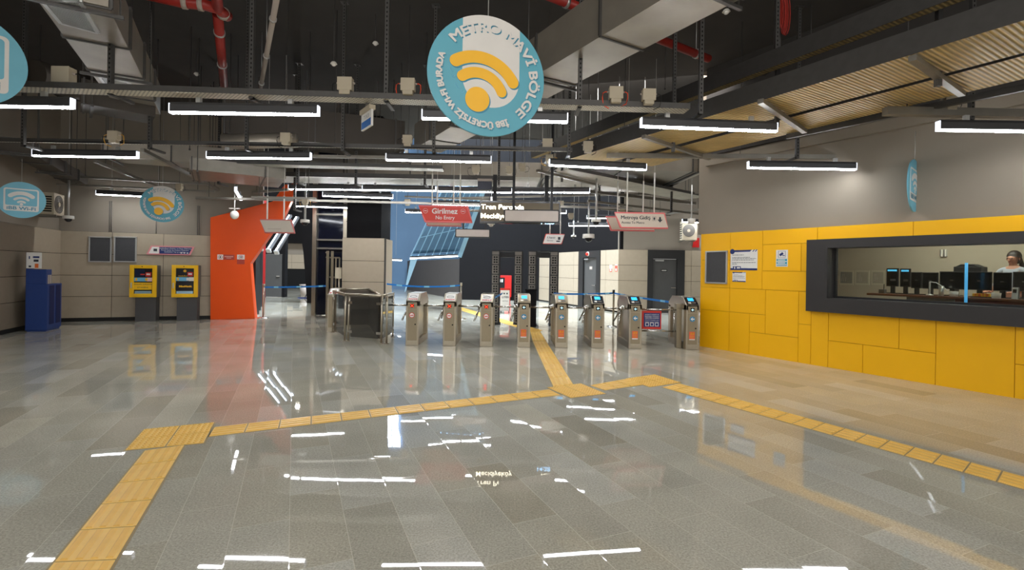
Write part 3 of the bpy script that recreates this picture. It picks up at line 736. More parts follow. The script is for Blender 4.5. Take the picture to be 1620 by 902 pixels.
arch('right walk-through metal detector arch, beige wall showing through it', 842.5, 877.0, 13.2)
x = W(842, 430, 12.9).x
b = MB(); b.box(x-0.16, x+0.12, 12.85, 13.1, 0, 0.95); b.box(x-0.18, x+0.14, 12.82, 13.13, 0.95, 0.98)
tag(b.build('control_console', M_black, bevel=0.005), 'black waist-high console box against the right metal detector arch', 'console')
# fire cabinet and standing board behind
p = W(798.5, 453, 23.35)
fc = thing('fire_cabinet', 'red fire hose cabinet on the black wall behind the left detector arch', 'fire cabinet', (p.x, q1.y, 0))
hx = 10.5/F0*23.4
b = MB(); z0, z1 = W(800, 470, 23.4).z, W(800, 436, 23.4).z; b.box(p.x-hx, p.x+hx, q1.y-0.2, q1.y-0.005, z0, z1); b.build('cabinet_box', mat('fire red enamel', (190, 24, 20), 0.4), parent=fc, world=True, bevel=0.01)
b = MB(); b.box(p.x-hx+0.03, p.x-0.0, q1.y-0.21, q1.y-0.2, z0+0.25, z1-0.1); b.build('cabinet_window', M_hole, parent=fc, world=True)
b = MB(); b.box(p.x-hx+0.05, p.x-hx+0.12, q1.y-0.215, q1.y-0.21, z1-0.32, z1-0.18); b.box(p.x-hx+0.16, p.x-hx+0.22, q1.y-0.215, q1.y-0.21, z1-0.32, z1-0.18); b.build('cabinet_letters', M_card, parent=fc, world=True)
D = 17.0; p = W(799.2, 470, D); ab = thing('standing_notice_board', 'white pavement board with a red top behind the left detector arch', 'notice board', (p.x, D, 0))
hw = 7.7/F0*D; zt = W(799, 456.5, D).z
b = MB(); b.box(p.x-hw, p.x+hw, D, D+0.03, 0.06, zt); bd = b.build('board', M_card, parent=ab, world=True, bevel=0.004)
b = MB(); b.box(p.x-hw-0.004, p.x+hw+0.004, D-0.008, D+0.03, zt-0.06, zt+0.01); b.box(p.x+hw-0.02, p.x+hw+0.006, D-0.008, D+0.03, 0.06, zt); b.build('red_trim', M_signred, parent=ab, world=True)
b = MB(); b.text('LUTFEN', 0.09, (p.x, D-0.004, zt-0.33), align='CENTER', width=0.24, bold=0.003); b.text('wait here', 0.07, (p.x, D-0.004, zt-0.45), align='CENTER', width=0.2)
for s_ in (-0.06, 0.04): b.box(p.x+s_, p.x+s_+0.05, D-0.006, D, zt-0.2, zt-0.15)
b.build('board_print', M_txt, parent=ab, world=True)
for s_ in (-1, 1):
    b = MB(); b.box(p.x+s_*hw*0.8-0.015, p.x+s_*hw*0.8+0.015, D-0.12, D+0.14, 0, 0.06); b.build('foot', M_blackm, parent=ab, world=True)

# ================================================================ GLASS ENCLOSURE LEFT OF THE ROW
gA, gB, gC, gD = F(545.4, 539.6), F(603, 544), F(621.3, 533), F(526.6, 526)
ZT = 0.94
gE, gG = H(585, 457.6, ZT), H(541, 457.6, ZT); gE.z = gG.z = 0
en = thing('glass_barrier_enclosure', 'low enclosure of smoked glass panels and steel posts beside the leftmost turnstile', 'barrier', ((gA.x+gB.x)/2, gA.y, 0))
up = lambda p, z: Vector((p.x, p.y, z))
for p in (gA, gA+Vector((0.08, -0.03, 0)), gB, gB+Vector((0.10, 0.02, 0)), gC, gD, gE, gG):
    b = MB(); b.cyl(up(p, 0.015), up(p, ZT), 0.02, n=12); b.cyl(up(p, 0), up(p, 0.015), 0.045, n=12); b.build('post', M_steel, parent=en, world=True)
b = MB()
for a, c in ((gA, gB), (gB, gC), (gB, gE), (gE, gG), (gG, gD), (gD, gA)): b.cyl(up(a, ZT), up(c, ZT), 0.026, n=10)
b.build('top_rail', M_steel, parent=en, world=True)
for a, c, mm in ((gA, gB, M_smoke), (gB, gC, M_smoke), (gD, gA, M_smoke)):
    d_ = (c-a).normalized(); a2 = a+d_*0.14 if a is gA else a+d_*0.08; c2 = c-d_*0.07
    b = MB(); b.beam(up((a2), 0.495), up((c2), 0.495), 0.012, 0.80); b.build('glass_panel', mm, parent=en, world=True)
    for e, sg in ((a2, 1), (c2, -1)):
        for z in (0.2, 0.78):
            b = MB(); b.beam(up(e-d_*0.07*sg, z), up(e+d_*0.04*sg, z), 0.04, 0.05); b.build('glass_clamp', M_chrome, parent=en, world=True)
b = MB(); b.beam(up(gE, 0.48), up(gG, 0.48), 0.05, 0.86); b.beam(up(gB.lerp(gE, 0.12), 0.48), up(gE, 0.48), 0.03, 0.86); b.build('dark_back_panel', mat('dark bronze panel', (84, 76, 66), 0.4, 0.2), parent=en, world=True)
# turnstile seen obliquely at its left
t = thing('turnstile', 'steel turnstile with a red and white top plate left of the glass enclosure', 'turnstile', (gD.x-0.05, gD.y+0.1, 0), math.radians(8), 'turnstiles in the row across the hall')
b = MB(); b.box(-0.12, 0.12, 0, 0.12, 0, 0.86); b.box(-0.12, 0.12, 0.9, 1.05, 0, 0.82); b.box(-0.12, 0.12, 0.12, 0.9, 0, 0.1); b.box(-0.07, 0.07, 0.1, 0.9, 0.1, 0.8); b.prism([(0, 0.84), (0.25, 0.98), (0.85, 0.98), (1.05, 0.84), (1.05, 0.76), (0, 0.76)], -0.12, 0.12, 'x')
b.build('body', M_steel, parent=t, bevel=0.004)
b = MB(); b.hexa([(-0.09, 0.02, 0.862), (0.09, 0.02, 0.862), (0.09, 0.23, 0.978), (-0.09, 0.23, 0.978), (-0.09, 0.02, 0.868), (0.09, 0.02, 0.868), (0.09, 0.23, 0.984), (-0.09, 0.23, 0.984)]); tp = b.build('notice_plate', M_card, parent=t)
b = MB()
for k in range(3): b.hexa([(-0.08+0.06*k, 0.04, 0.88), (-0.04+0.06*k, 0.04, 0.88), (-0.04+0.06*k, 0.08, 0.903), (-0.08+0.06*k, 0.08, 0.903), (-0.08+0.06*k, 0.04, 0.882), (-0.04+0.06*k, 0.04, 0.882), (-0.04+0.06*k, 0.08, 0.905), (-0.08+0.06*k, 0.08, 0.905)])
b.build('warning_print', M_redtx, parent=tp)
b = MB(); b.box(-0.09, 0.09, -0.006, 0, 0.1, 0.82); b.build('front_panel', M_steeld, parent=t)

# glass fence and gate beside the passage
ff = thing('glass_fence', 'tall glass fence with steel posts and handrail along the passage', 'fence', (F(514.5, 502).x, F(514.5, 502).y, 0))
f0 = F(517, 503); f1 = F(496, 471)
for i, (p, zt) in enumerate(((f0, 1.95), (f0+Vector((0.09, 0.12, 0)), 1.95), (f0.lerp(f1, 0.5), 1.75), (f1, 1.9))):
    b = MB(); b.box(p.x-0.03, p.x+0.03, p.y-0.03, p.y+0.03, 0, zt); b.build('post', M_steel, parent=ff, world=True)
b = MB(); b.beam(up(f0, 1.0), up(f1, 1.0), 0.012, 1.7); b.build('glass_panel', M_glass, parent=ff, world=True)
b = MB(); b.cyl(up(f0, 1.93), up(f1, 1.83), 0.022, n=10); b.cyl(up(f0, 1.78), up(f0.lerp(f1, 0.35), 1.76), 0.015, n=10); b.build('handrail', M_steel, parent=ff, world=True)
mg = thing('barred_gate', 'steel gate of upright bars between the glass fence and the stone column', 'gate', (W(530, 430, 14.6).x, 14.6, 0))
g0, g1 = W(519.5, 430, 14.6).x, W(537, 430, 14.6).x
for k in range(4):
    x = g0+(g1-g0)*k/3; b = MB(); b.box(x-0.02, x+0.02, 14.58, 14.62, 0.05 if 0 < k < 3 else 0, 1.76); b.build('bar', M_steel, parent=mg, world=True)
for z in (0.06, 1.16, 1.74):
    b = MB(); b.box(g0, g1, 14.585, 14.615, z, z+0.04); b.build('rail', M_steel, parent=mg, world=True)
p = W(535.8, 432, 12.7); ib = thing('intercom_box', 'beige box on a slim post in front of the stone column', 'intercom', (p.x, 12.7, 0))
b = MB(); b.cyl((p.x, 12.72, 0), (p.x, 12.72, p.z), 0.015); b.build('post', M_steel, parent=ib, world=True)
b = MB(); b.box(p.x-0.065, p.x+0.06, 12.62, 12.74, p.z-0.14, p.z+0.14); b.box(p.x-0.07, p.x-0.065, 12.66, 12.69, p.z-0.03, p.z+0.01); b.build('housing', M_jbox, parent=ib, world=True, bevel=0.01)

# ================================================================ BARRIER POSTS AND BELTS
def stanchion(px, py, label, zt=0.95, mat_=None):
    p = F(px, py); t = thing('barrier_post', label, 'barrier post', p, 0, 'belt barrier posts')
    b = MB(); b.cyl((0, 0, 0), (0, 0, 0.02), 0.17, 0.16, 28); b.cyl((0, 0, 0.02), (0, 0, 0.035), 0.16, 0.04, 28); b.build('base', M_chrome, parent=t)
    b = MB(); b.cyl((0, 0, 0.03), (0, 0, zt-0.07), 0.027, n=16); b.build('pole', mat_ or M_steel, parent=t)
    b = MB(); b.cyl((0, 0, zt-0.07), (0, 0, zt+0.02), 0.034, n=16); b.build('belt_cassette', M_blackm if mat_ else M_steel, parent=t)
    return p
def belt(p0, p1, label, sag=0.03, hgt=0.045):
    p0 = Vector(p0); p1 = Vector(p1); b = MB(); n = 14; s = (p1-p0).cross(Vector((0, 0, 1))).normalized()*0.0015; pts = []
    for i in range(n+1):
        t = i/n; p = p0.lerp(p1, t); p.z -= sag*4*t*(1-t); pts.append(p-p0)
    for i in range(n):
        a, c = pts[i], pts[i+1]; z = Vector((0, 0, hgt/2))
        b.hexa([a-s-z, a+s-z, c+s-z, c-s-z, a-s+z, a+s+z, c+s+z, c-s+z], 1 if i % 5 == 2 else 0)
    return tag(b.build('barrier_belt', [M_belt, mat('pale belt print', (120, 190, 225), 0.6)], loc=p0), label, 'barrier belt', 'blue barrier belts')
p = stanchion(416.5, 503.5, 'steel barrier post on a round base beside the orange portal')
belt((p.x+0.03, p.y, 0.88), (f0.x, f0.y, 0.93), 'blue barrier belt across the passage beside the orange portal', 0.01)
p2 = stanchion(728.5, 505, 'slim steel barrier post behind the second turnstile', 1.06)
pw = W(609, 449, 13.4)
belt((pw.x, pw.y, pw.z), (p2.x-0.03, p2.y, 1.0), 'blue barrier belt from the stone column to the slim post', 0.06)
p3 = stanchion(970, 517, 'dark-headed barrier post behind the fourth arrow turnstile', 0.97, M_steeld)
pe = W(876, 464.5, 13.1)
belt(pe, (p3.x, p3.y, 0.9), 'blue barrier belt from the right detector arch to the dark-headed post', 0.02)
belt((p3.x, p3.y, 0.9), W(1060, 478, 10.6), 'blue barrier belt from the dark-headed post towards the last turnstile', 0.01)
belt(W(782, 472, 10.6), W(795, 464, 13.0), 'short blue barrier belt end by the left detector arch', 0.0)
# crossed caution stand and bin far down the passage
p = F(494, 472); t = thing('folding_caution_stand', 'dark crossed-leg folding stand far down the passage', 'stand', p)
for s_ in (-1, 1):
    b = MB(); b.beam((-0.35*s_, 0, 0.03), (0.22*s_, 0, 1.0), 0.04, 0.04); b.build('leg', M_grey, parent=t)
    b = MB(); b.box(0.35*s_-0.28, 0.35*s_+0.28, -0.1, 0.1, 0, 0.04); b.build('foot', M_navy, parent=t)
p = F(482.5, 468.5); b = MB(); b.cyl((0, 0, 0), (0, 0, 0.55), 0.2, 0.26, 20); b.cyl((0, 0, 0.55), (0, 0, 0.58), 0.27, 0.27, 20)
tag(b.build('waste_bin', M_grayface, loc=p), 'small pale waste bin at the foot of the tilted black pier', 'bin')

# ================================================================ THINGS ON THE LEFT AND BACK WALLS
def wthing(name, label, cat, wall, s, z, off=0.0, group=None):
    return thing(name, label, cat, wall.p(s, z, off), wall.ang, group)
def pxthing(name, label, cat, wall, px, py, off=0.0, group=None):
    s, z = wall.sz(px, py, off); return wthing(name, label, cat, wall, s, z, off, group)
def span(wall, x0, x1, y0, y1, off=0.0):
    """centre and half sizes of a pixel rectangle on a wall"""
    s0, _ = wall.sz(x0, (y0+y1)/2, off); s1, _ = wall.sz(x1, (y0+y1)/2, off); xm = (x0+x1)/2
    z1 = wall.sz(xm, y0, off)[1]; z0 = wall.sz(xm, y1, off)[1]
    return (s0+s1)/2, (z0+z1)/2, (s1-s0)/2, (z1-z0)/2
# donation cabinet
cor = F(74, 524.5)
t = thing('donation_cabinet', 'tall stepped blue metal cabinet in the left corner with a white placard on top', 'cabinet', cor, math.radians(24))
b = MB(); b.box(-0.36, 0, 0, 0.72, 0.03, 1.02); b.box(-0.36, -0.02, 0.0, 0.26, 1.02, 1.34); b.box(-0.36, -0.33, 0, 0.30, 1.34, 1.70); b.box(-0.34, -0.02, 0.02, 0.7, 0, 0.03)
bd = b.build('body', M_blue, parent=t, bevel=0.006)
for y0 in (0.10, 0.42):
    b = MB(); b.box(-0.001, 0.006, y0, y0+0.22, 0.14, 0.99); b.build('recessed_slot_panel', M_bluedk, parent=bd)
for y0 in (0.06, 0.15):
    b = MB(); b.box(-0.018, -0.012, y0, y0+0.07, 1.03, 1.22); b.build('leaflet_window', M_grayface, parent=bd)
b = MB(); b.box(-0.35, -0.10, -0.012, 0.0, 1.36, 1.70, 0)
b.box(-0.31, -0.29, -0.014, -0.012, 1.56, 1.62, 1); b.box(-0.24, -0.14, -0.014, -0.012, 1.58, 1.62, 1); b.box(-0.23, -0.15, -0.014, -0.012, 1.50, 1.55, 2); b.box(-0.31, -0.27, -0.014, -0.012, 1.38, 1.42, 2); b.box(-0.21, -0.15, -0.014, -0.012, 1.37, 1.46, 3)
b.text('istanbul', 0.05, (-0.19, -0.015, 1.585), align='CENTER', width=0.12, m=1)
b.build('placard', [M_card, M_navy, M_txt, M_ochre], parent=t)

# vending machines
def vending(label, px0, px1, variant):
    off = -0.40
    s, z, hw, hh = span(WB, px0, px1, 419.5, 470.5, off)
    t = wthing('ticket_vending_machine', label, 'vending machine', WB, s, 0, off, 'yellow card machines on pedestals')
    z0, z1 = z-hh, z+hh
    b = MB(); b.box(-hw, hw, 0.03, 0.38, z0, z1); b.build('cabinet_body', M_grey, parent=t, bevel=0.02)
    b = MB(); fx, ft, fb = 0.09, 0.085, 0.095
    for (a, c, d_, e) in ((-hw, -hw+fx, z0, z1), (hw-fx, hw, z0, z1), (-hw+fx, hw-fx, z1-ft, z1), (-hw+fx, hw-fx, z0, z0+fb)): b.box(a, c, -0.02, 0.06, d_, e)
    dr_ = b.build('front_door', M_vend, parent=t, bevel=0.008)
    b = MB(); b.box(-hw+0.03, -hw+0.055, -0.035, -0.02, z0+0.24, z0+0.38); b.build('door_handle', M_alu, parent=dr_)
    b = MB(); b.cyl((-0.02, -0.021, z1-0.04), (-0.02, -0.024, z1-0.04), 0.012); b.build('camera_hole', M_hole, parent=dr_)
    b = MB(); b.box(-hw+fx, hw-fx, 0.02, 0.05, z0+fb, z1-ft); fac = b.build('recessed_face', M_panelb, parent=t)
    iw = hw-fx
    b = MB()
    if variant == 0: b.box(-iw+0.02, -iw+0.22, 0.012, 0.02, z1-ft-0.21, z1-ft-0.02, 0)
    b.box(iw-0.15, iw-0.03, 0.010, 0.02, z1-ft-0.21, z1-ft-0.10, 1); b.box(iw-0.13, iw-0.05, 0.008, 0.012, z1-ft-0.17, z1-ft-0.13, 2)
    if variant == 0: b.box(iw-0.26, iw-0.17, 0.010, 0.02, z1-ft-0.17, z1-ft-0.14, 1)
    else:
        b.cyl((iw-0.21, 0.02, z1-ft-0.07), (iw-0.21, 0.008, z1-ft-0.07), 0.035, m=3); b.text('istanbulkart', 0.05, (-iw+0.05, 0.012, z1-ft-0.215), width=0.22, m=3)
    b.build('upper_instructions', [mat('dark blue screen', (24, 34, 62), 0.2), M_redtx, M_card, M_amber], parent=fac)
    b = MB(); b.box(-iw+0.0, iw-0.13, 0.004, 0.02, z1-ft-0.335, z1-ft-0.235, 0); b.box(iw-0.12, iw, 0.004, 0.02, z1-ft-0.335, z1-ft-0.235, 1)
    b.box(-iw+0.03, -iw+0.07, 0.002, 0.004, z1-ft-0.32, z1-ft-0.25, 2); b.box(-iw+0.24, -iw+0.29, 0.002, 0.004, z1-ft-0.32, z1-ft-0.25, 1 if variant else 2)
    b.build('sticker_band', [mat('pale blue sticker', (110, 180, 215), 0.4), mat('pink sticker', (232, 190, 190), 0.5) if variant == 0 else M_card, M_amber], parent=fac)
    b = MB(); b.box(-iw+0.0, iw-0.01, -0.005, 0.02, z0+fb+0.10, z0+fb+0.285, 0)
    if variant == 0: b.text('BURADAN YUKLEYINIZ', 0.05, (0, -0.007, z0+fb+0.225), align='CENTER', width=0.46, m=1); b.text('ISTANBUL', 0.05, (0, -0.007, z0+fb+0.14), align='CENTER', width=0.24, m=1)
    else: b.text('BiletMatik', 0.06, (0.02, -0.007, z0+fb+0.175), align='CENTER', width=0.30, m=1, bold=0.004)
    b.build('lower_panel', [M_vend if variant == 0 else M_panelb, M_txt if variant == 0 else M_amber], parent=fac)
    b = MB(); b.box(-iw+0.02, iw-0.02, -0.0, 0.05, z0+fb-0.02, z0+fb+0.07); b.build('card_tray', mat('bright steel tray', (170, 205, 225), 0.2, 0.6), parent=fac)
    b = MB(); b.box(-hw+0.11, hw-0.02, 0.05, 0.38, 0, z0+0.005); b.build('pedestal', M_ped, parent=t, bevel=0.004)
    return t
vending('yellow card machine with a yellow lower panel and dark writing, under the slanted sign', 205, 247.5, 0)
vending('yellow card machine with a dark lower panel and yellow writing, nearest the orange portal', 271.5, 313, 1)
# noticeboards on the back wall
for lab, x0, x1 in (('empty dark noticeboard in an aluminium frame, further from the orange portal', 140.5, 177), ('empty dark noticeboard in an aluminium frame, beside its twin over the first card machine', 180.5, 216.5)):
    s, z, hw, hh = span(WB, x0, x1, 374.5, 415)
    t = wthing('noticeboard', lab, 'noticeboard', WB, s, z, 0, 'noticeboards on the back wall')
    b = MB(); b.box(-hw+0.02, hw-0.02, -0.02, -0.004, -hh+0.02, hh-0.02); b.build('felt_panel', M_board, parent=t)
    b = MB()
    for (a, c, d_, e) in ((-hw, -hw+0.03, -hh, hh), (hw-0.03, hw, -hh, hh), (-hw, hw, hh-0.03, hh), (-hw, hw, -hh, -hh+0.03)): b.box(a, c, -0.035, -0.001, d_, e)
    b.build('frame', M_alu, parent=t, bevel=0.003)
# slanted blue sign
s, z, hw, hh = span(WB, 232, 308, 389.5, 403.5)
t = wthing('wall_sign', 'slanted navy and white sign with a pink border above the card machines', 'sign', WB, s, z)
sk = 0.10
b = MB(); b.prism([(-hw, -hh), (hw-sk, -hh), (hw, hh), (-hw+sk, hh)], -0.03, -0.001, 'y'); b.build('sign_board', mat('pink sign border', (222, 140, 146), 0.5), parent=t)
b = MB(); b.prism([(-hw+0.05, -hh+0.03), (-hw+0.28, -hh+0.03), (-hw+0.28, hh-0.03), (-hw+sk+0.03, hh-0.03)], -0.034, -0.03, 'y'); b.build('white_field', M_card, parent=t)
b = MB(); b.prism([(-hw+0.29, -hh+0.03), (hw-sk-0.03, -hh+0.03), (hw-0.05, hh-0.03), (-hw+0.29, hh-0.03)], -0.034, -0.03, 'y'); b.build('navy_field', M_navy, parent=t)
b = MB()
for k, (tx, wd) in enumerate((('Istanbulkart Dolum ve Satis Makinesi', 0.75), ('Kredi Karti ile Dolum Makinesi', 0.62), ('Istanbulkart Top up and Sales', 0.48))): b.text(tx, 0.045, (0.10, -0.036, hh-0.075-0.048*k), align='CENTER', width=wd)
for k in range(3): b.box(hw-0.32+0.07*k, hw-0.28+0.07*k, -0.036, -0.034, -hh+0.045, -hh+0.075)
b.build('sign_lettering', M_card, parent=t)
b = MB(); b.box(-hw+0.16, -hw+0.24, -0.036, -0.034, -0.03, 0.04); b.build('sign_pictogram', M_txt, parent=t)
# two stickers on the orange portal
s, z, hw, hh = span(WO, 344, 371, 403, 411)
t = wthing('prohibition_sign', 'long white and red prohibition sign on the orange portal', 'sign', WO, s, z)
b = MB(); b.box(-hw, hw, -0.006, -0.001, -hh, hh); b.build('plate', mat('dull red print', (178, 60, 44), 0.5), parent=t)
b = MB(); b.box(-hw, -hw+2*hh, -0.008, -0.006, -hh, hh); oct_disc(b, (-hw+hh, 0), hh*0.75, -0.009, -0.008, 1); oct_disc(b, (-hw+hh, 0), hh*0.6, -0.010, -0.009, 0); b.box(-hw+hh*0.8, -hw+hh*1.2, -0.011, -0.010, -hh*0.4, hh*0.4, 2)
b.box(-hw+2*hh+0.03, hw-0.03, -0.008, -0.006, 0.005, 0.03, 3); b.box(-hw+2*hh+0.08, hw-0.08, -0.008, -0.006, -0.03, -0.012, 3)
b.build('pictogram', [M_card, M_redtx, M_txt, mat('pale pink print', (214, 150, 140), 0.5)], parent=t)
s, z, hw, hh = span(WO, 375, 387, 403, 418)
t = wthing('prohibition_sign', 'small upright white and red prohibition sign on the orange portal', 'sign', WO, s, z)
b = MB(); b.box(-hw, hw, -0.006, -0.001, -hh, 0.0, 3); b.box(-hw, hw, -0.006, -0.001, 0.0, hh, 0); oct_disc(b, (0, hh*0.5), hh*0.4, -0.008, -0.006, 1); oct_disc(b, (0, hh*0.5), hh*0.31, -0.009, -0.008, 0); b.box(-0.02, 0.03, -0.010, -0.009, hh*0.4, hh*0.6, 2)
b.build('plate', [M_card, M_redtx, M_txt, MATS['dull red print']], parent=t)
# conduits on the back wall above the cladding
for px, n in ((172.5, 2), (247, 1), (312.5, 2)):
    b = MB()
    for k in range(n):
        s = WB.sz(px+3*k, 340)[0]; b.cyl(WB.p(s, 2.30, 0.03), WB.p(s, 3.1 if n == 2 else 2.75, 0.03), 0.009, n=8)
    tag(b.build('conduit', M_grey), {172.5: 'pair of thin conduits rising above the two noticeboards', 247: 'single thin conduit behind the small hanging disc', 312.5: 'pair of thin conduits rising beside the orange portal'}[px], 'conduit')
# air conditioners
def aircon(label, wall, px0, px1, py0, py1, off, side=1):
    s, z, hw, hh = span(wall, px0, px1, py0, py1, off)
    t = wthing('air_conditioner_unit', label, 'air conditioner', wall, s, z, off, 'outdoor air conditioner units')
    dp = abs(off)-0.06+0.06
    b = MB(); b.box(-hw, hw, 0, 0.26, -hh, hh); b.build('casing', M_jbox, parent=t, bevel=0.01)
    b = MB()
    n = 28; R = min(hw, hh)*0.82; cxx = -hw*0.15
    for rr in (1.0, 0.8, 0.6, 0.4, 0.2):
        for i in range(n):
            a0, a1 = 2*pi*i/n, 2*pi*(i+1)/n
            b.beam((cxx+R*rr*math.cos(a0), -0.012, R*rr*math.sin(a0)), (cxx+R*rr*math.cos(a1), -0.012, R*rr*math.sin(a1)), 0.008, 0.008)
    b.build('fan_guard', M_galv, parent=t)
    b = MB(); oct_disc(b, (cxx, 0), R, -0.004, 0.0, 0, 28); oct_disc(b, (cxx, 0), R*0.25, -0.02, -0.004, 1, 16); b.build('fan_recess', [M_grey, M_jbox], parent=t)
    for s_ in (-0.7, 0.7):
        b = MB(); b.box(hw*s_-0.02, hw*s_+0.02, -0.02, abs(off)+0.05, -hh-0.04, -hh); b.build('wall_bracket', M_galv, parent=t)
    b = MB()
    for k in range(7): b.box(-hw-0.006, -hw, 0.04, 0.24, -hh+0.06+k*(2*hh-0.12)/7, -hh+0.09+k*(2*hh-0.12)/7)
    b.build('side_louvre', M_hole, parent=t)
    return t
aircon('beige outdoor air conditioner unit on the left wall behind the oval wifi sign', WL, 85.5, 102, 307, 341, -0.38)
aircon('beige outdoor air conditioner unit high behind the left end of the yellow wall', WD, 1079.5, 1103, 350, 380, -0.5)
# red stickers, red lamp, on the far right walls
for lab, px, py, c in (('small white and red notice, left of its twin between the grey doors', 966.5, 425, 0), ('small red notice, right of its twin between the grey doors', 975, 424.5, 1)):
    s, z = WC.sz(px, py); b = MB(); b.box(-0.075, 0.075, -0.008, 0, -0.12, 0.0 if c == 0 else 0.11, 1); b.box(-0.075, 0.075, -0.008, 0, 0.0 if c == 0 else 0.09, 0.13, 0)
    for k in range(3): b.box(-0.05, 0.05, -0.01, -0.008, -0.09+0.03*k, -0.075+0.03*k, 0)
    tag(b.build('wall_notice', [M_card, mat('faded red notice', (204, 84, 66), 0.6)], loc=WC.p(s, z, -0.001), rz=WC.ang), lab, 'notice')
s, z = WC.sz(931.5, 402); b = MB(); b.cyl((0, 0, 0), (0, -0.03, 0), 0.09, 0.09, 18, m=1); b.ball((0, -0.04, 0), 0.07, m=0)
tag(b.build('alarm_beacon', [mat('red beacon lens', (210, 40, 20), 0.3), M_white], loc=WC.p(s, z, -0.031), rz=WC.ang), 'red alarm beacon on the frame above the further grey door', 'alarm')
s, z = WD.sz(1100.5, 384); b = MB(); b.prism([(-0.12, -0.17), (0.12, -0.17), (0.12, 0.17), (-0.06, 0.17)], -0.03, 0, 'y')
tag(b.build('red_wall_sign', MATS['fire red enamel'], loc=WD.p(s, z, -0.001), rz=WD.ang), 'red sign half hidden behind the left end of the yellow wall', 'sign')

# ================================================================ THINGS ON THE YELLOW WALL
s, z, hw, hh = span(WY, 1117, 1151.5, 397, 449)
t = wthing('noticeboard', 'empty dark noticeboard in an aluminium frame on the yellow wall', 'noticeboard', WY, s, z)
b = MB(); b.box(-hw+0.02, hw-0.02, -0.02, -0.004, -hh+0.02, hh-0.02); b.build('felt_panel', M_board, parent=t)
b = MB()
for (a, c, d_, e) in ((-hw, -hw+0.028, -hh, hh), (hw-0.028, hw, -hh, hh), (-hw, hw, hh-0.028, hh), (-hw, hw, -hh, -hh+0.028)): b.box(a, c, -0.035, -0.001, d_, e)
b.build('frame', M_alu, parent=t, bevel=0.004)
def letterposter(label, x0, x1, y0, y1, big):
    s, z, hw, hh = span(WY, x0, x1, y0, y1)
    t = wthing('notice_sheet', label, 'notice', WY, s, z)
    b = MB(); b.box(-hw, hw, -0.006, -0.001, -hh, hh); b.build('sheet', M_card, parent=t)
    b = MB(); bt = hh*0.19
    b.prism([(-hw, hh-bt), (hw*0.45, hh-bt), (hw*0.6, hh), (-hw, hh)], -0.008, -0.006, 'y')
    b.prism([(hw*0.62, hh-bt), (hw*0.7, hh-bt), (hw*0.82, hh), (hw*0.74, hh)], -0.008, -0.006, 'y'); b.prism([(hw*0.8, hh-bt), (hw*0.88, hh-bt), (hw, hh), (hw*0.92, hh)], -0.008, -0.006, 'y')
    b.box(-hw, hw, -0.008, -0.006, -hh, -hh+bt); b.box(-hw*0.8, -hw*0.2, -0.008, -0.006, -hh+bt, -hh+bt*2)
    b.prism([(-hw*0.86+0.05*math.cos(2*pi*i/12), hh*0.86+0.05*math.sin(2*pi*i/12)) for i in range(12)] if big else [(-hw*0.9, hh*0.7), (-hw*0.7, hh*0.7), (-hw*0.7, hh*0.9), (-hw*0.9, hh*0.9)], -0.009, -0.008, 'y')
    b.build('navy_bands', M_navy, parent=t)
    b = MB(); rows_ = (0.5, 0.26, 0.14, 0.0, -0.25, -0.4); ends = (0.0, 0.5, 0.9, 0.8, 0.9, -0.5)
    for r_, e_ in zip(rows_, ends):
        x_ = -hw*0.86
        while x_ < hw*e_-0.01:
            w_ = random.uniform(0.02, 0.06)*(1 if big else 0.6); b.box(x_, min(x_+w_, hw*e_), -0.0075, -0.006, hh*r_-hh*0.03, hh*r_+hh*0.03); x_ += w_+0.009
    b.build('printed_lines', mat('faint print', (120, 120, 124), 0.6), parent=t)
    b = MB(); b.box(-hw*0.7, -hw*0.62, -0.0095, -0.008, -hh*0.88, -hh*0.66); b.box(-hw*0.5, -hw*0.25, -0.0095, -0.008, -hh*0.84, -hh*0.7); b.build('footer_marks', M_card, parent=t)
letterposter('large white notice sheet with navy bands on the yellow wall', 1156, 1198.5, 395.5, 427.5, True)
letterposter('small white notice sheet under the large one on the yellow wall', 1159, 1180, 430.5, 446, False)
s, z, hw, hh = span(WY, 1228, 1246.5, 395.5, 422)
t = wthing('camera_notice', 'white and turquoise camera surveillance notice on the yellow wall', 'notice', WY, s, z)
b = MB(); b.box(-hw, hw, -0.006, -0.001, -hh, hh); b.build('sheet', M_card, parent=t)
b = MB(); b.box(-hw+0.012, hw-0.012, -0.008, -0.006, -hh+0.015, -0.01); tq = b.build('turquoise_field', mat('turquoise print', (20, 150, 180), 0.5), parent=t)
b = MB()
for k in range(5): b.box(-hw*(0.7 if k % 2 else 0.85), hw*(0.6 if k % 2 else 0.85), -0.0095, -0.008, -hh+0.03+hh*0.18*k, -hh+0.045+hh*0.18*k)
b.build('printed_lines', M_card, parent=t)
b = MB(); b.beam((-hw*0.35, -0.008, hh*0.35), (hw*0.2, -0.008, hh*0.62), 0.003, 0.04, up=(0, 0, 1)); b.beam((hw*0.1, -0.008, hh*0.32), (hw*0.5, -0.008, hh*0.32), 0.003, 0.012)
for (a, c) in (((-hw*0.6, hh*0.1), (hw*0.6, hh*0.1)), ((-hw*0.6, hh*0.85), (hw*0.6, hh*0.85)), ((-hw*0.6, hh*0.1), (-hw*0.6, hh*0.85)), ((hw*0.6, hh*0.1), (hw*0.6, hh*0.85))): b.beam((a[0], -0.0075, a[1]), (c[0], -0.0075, c[1]), 0.003, 0.005, up=(0, 1, 0))
b.build('camera_pictogram', M_navy, parent=t)

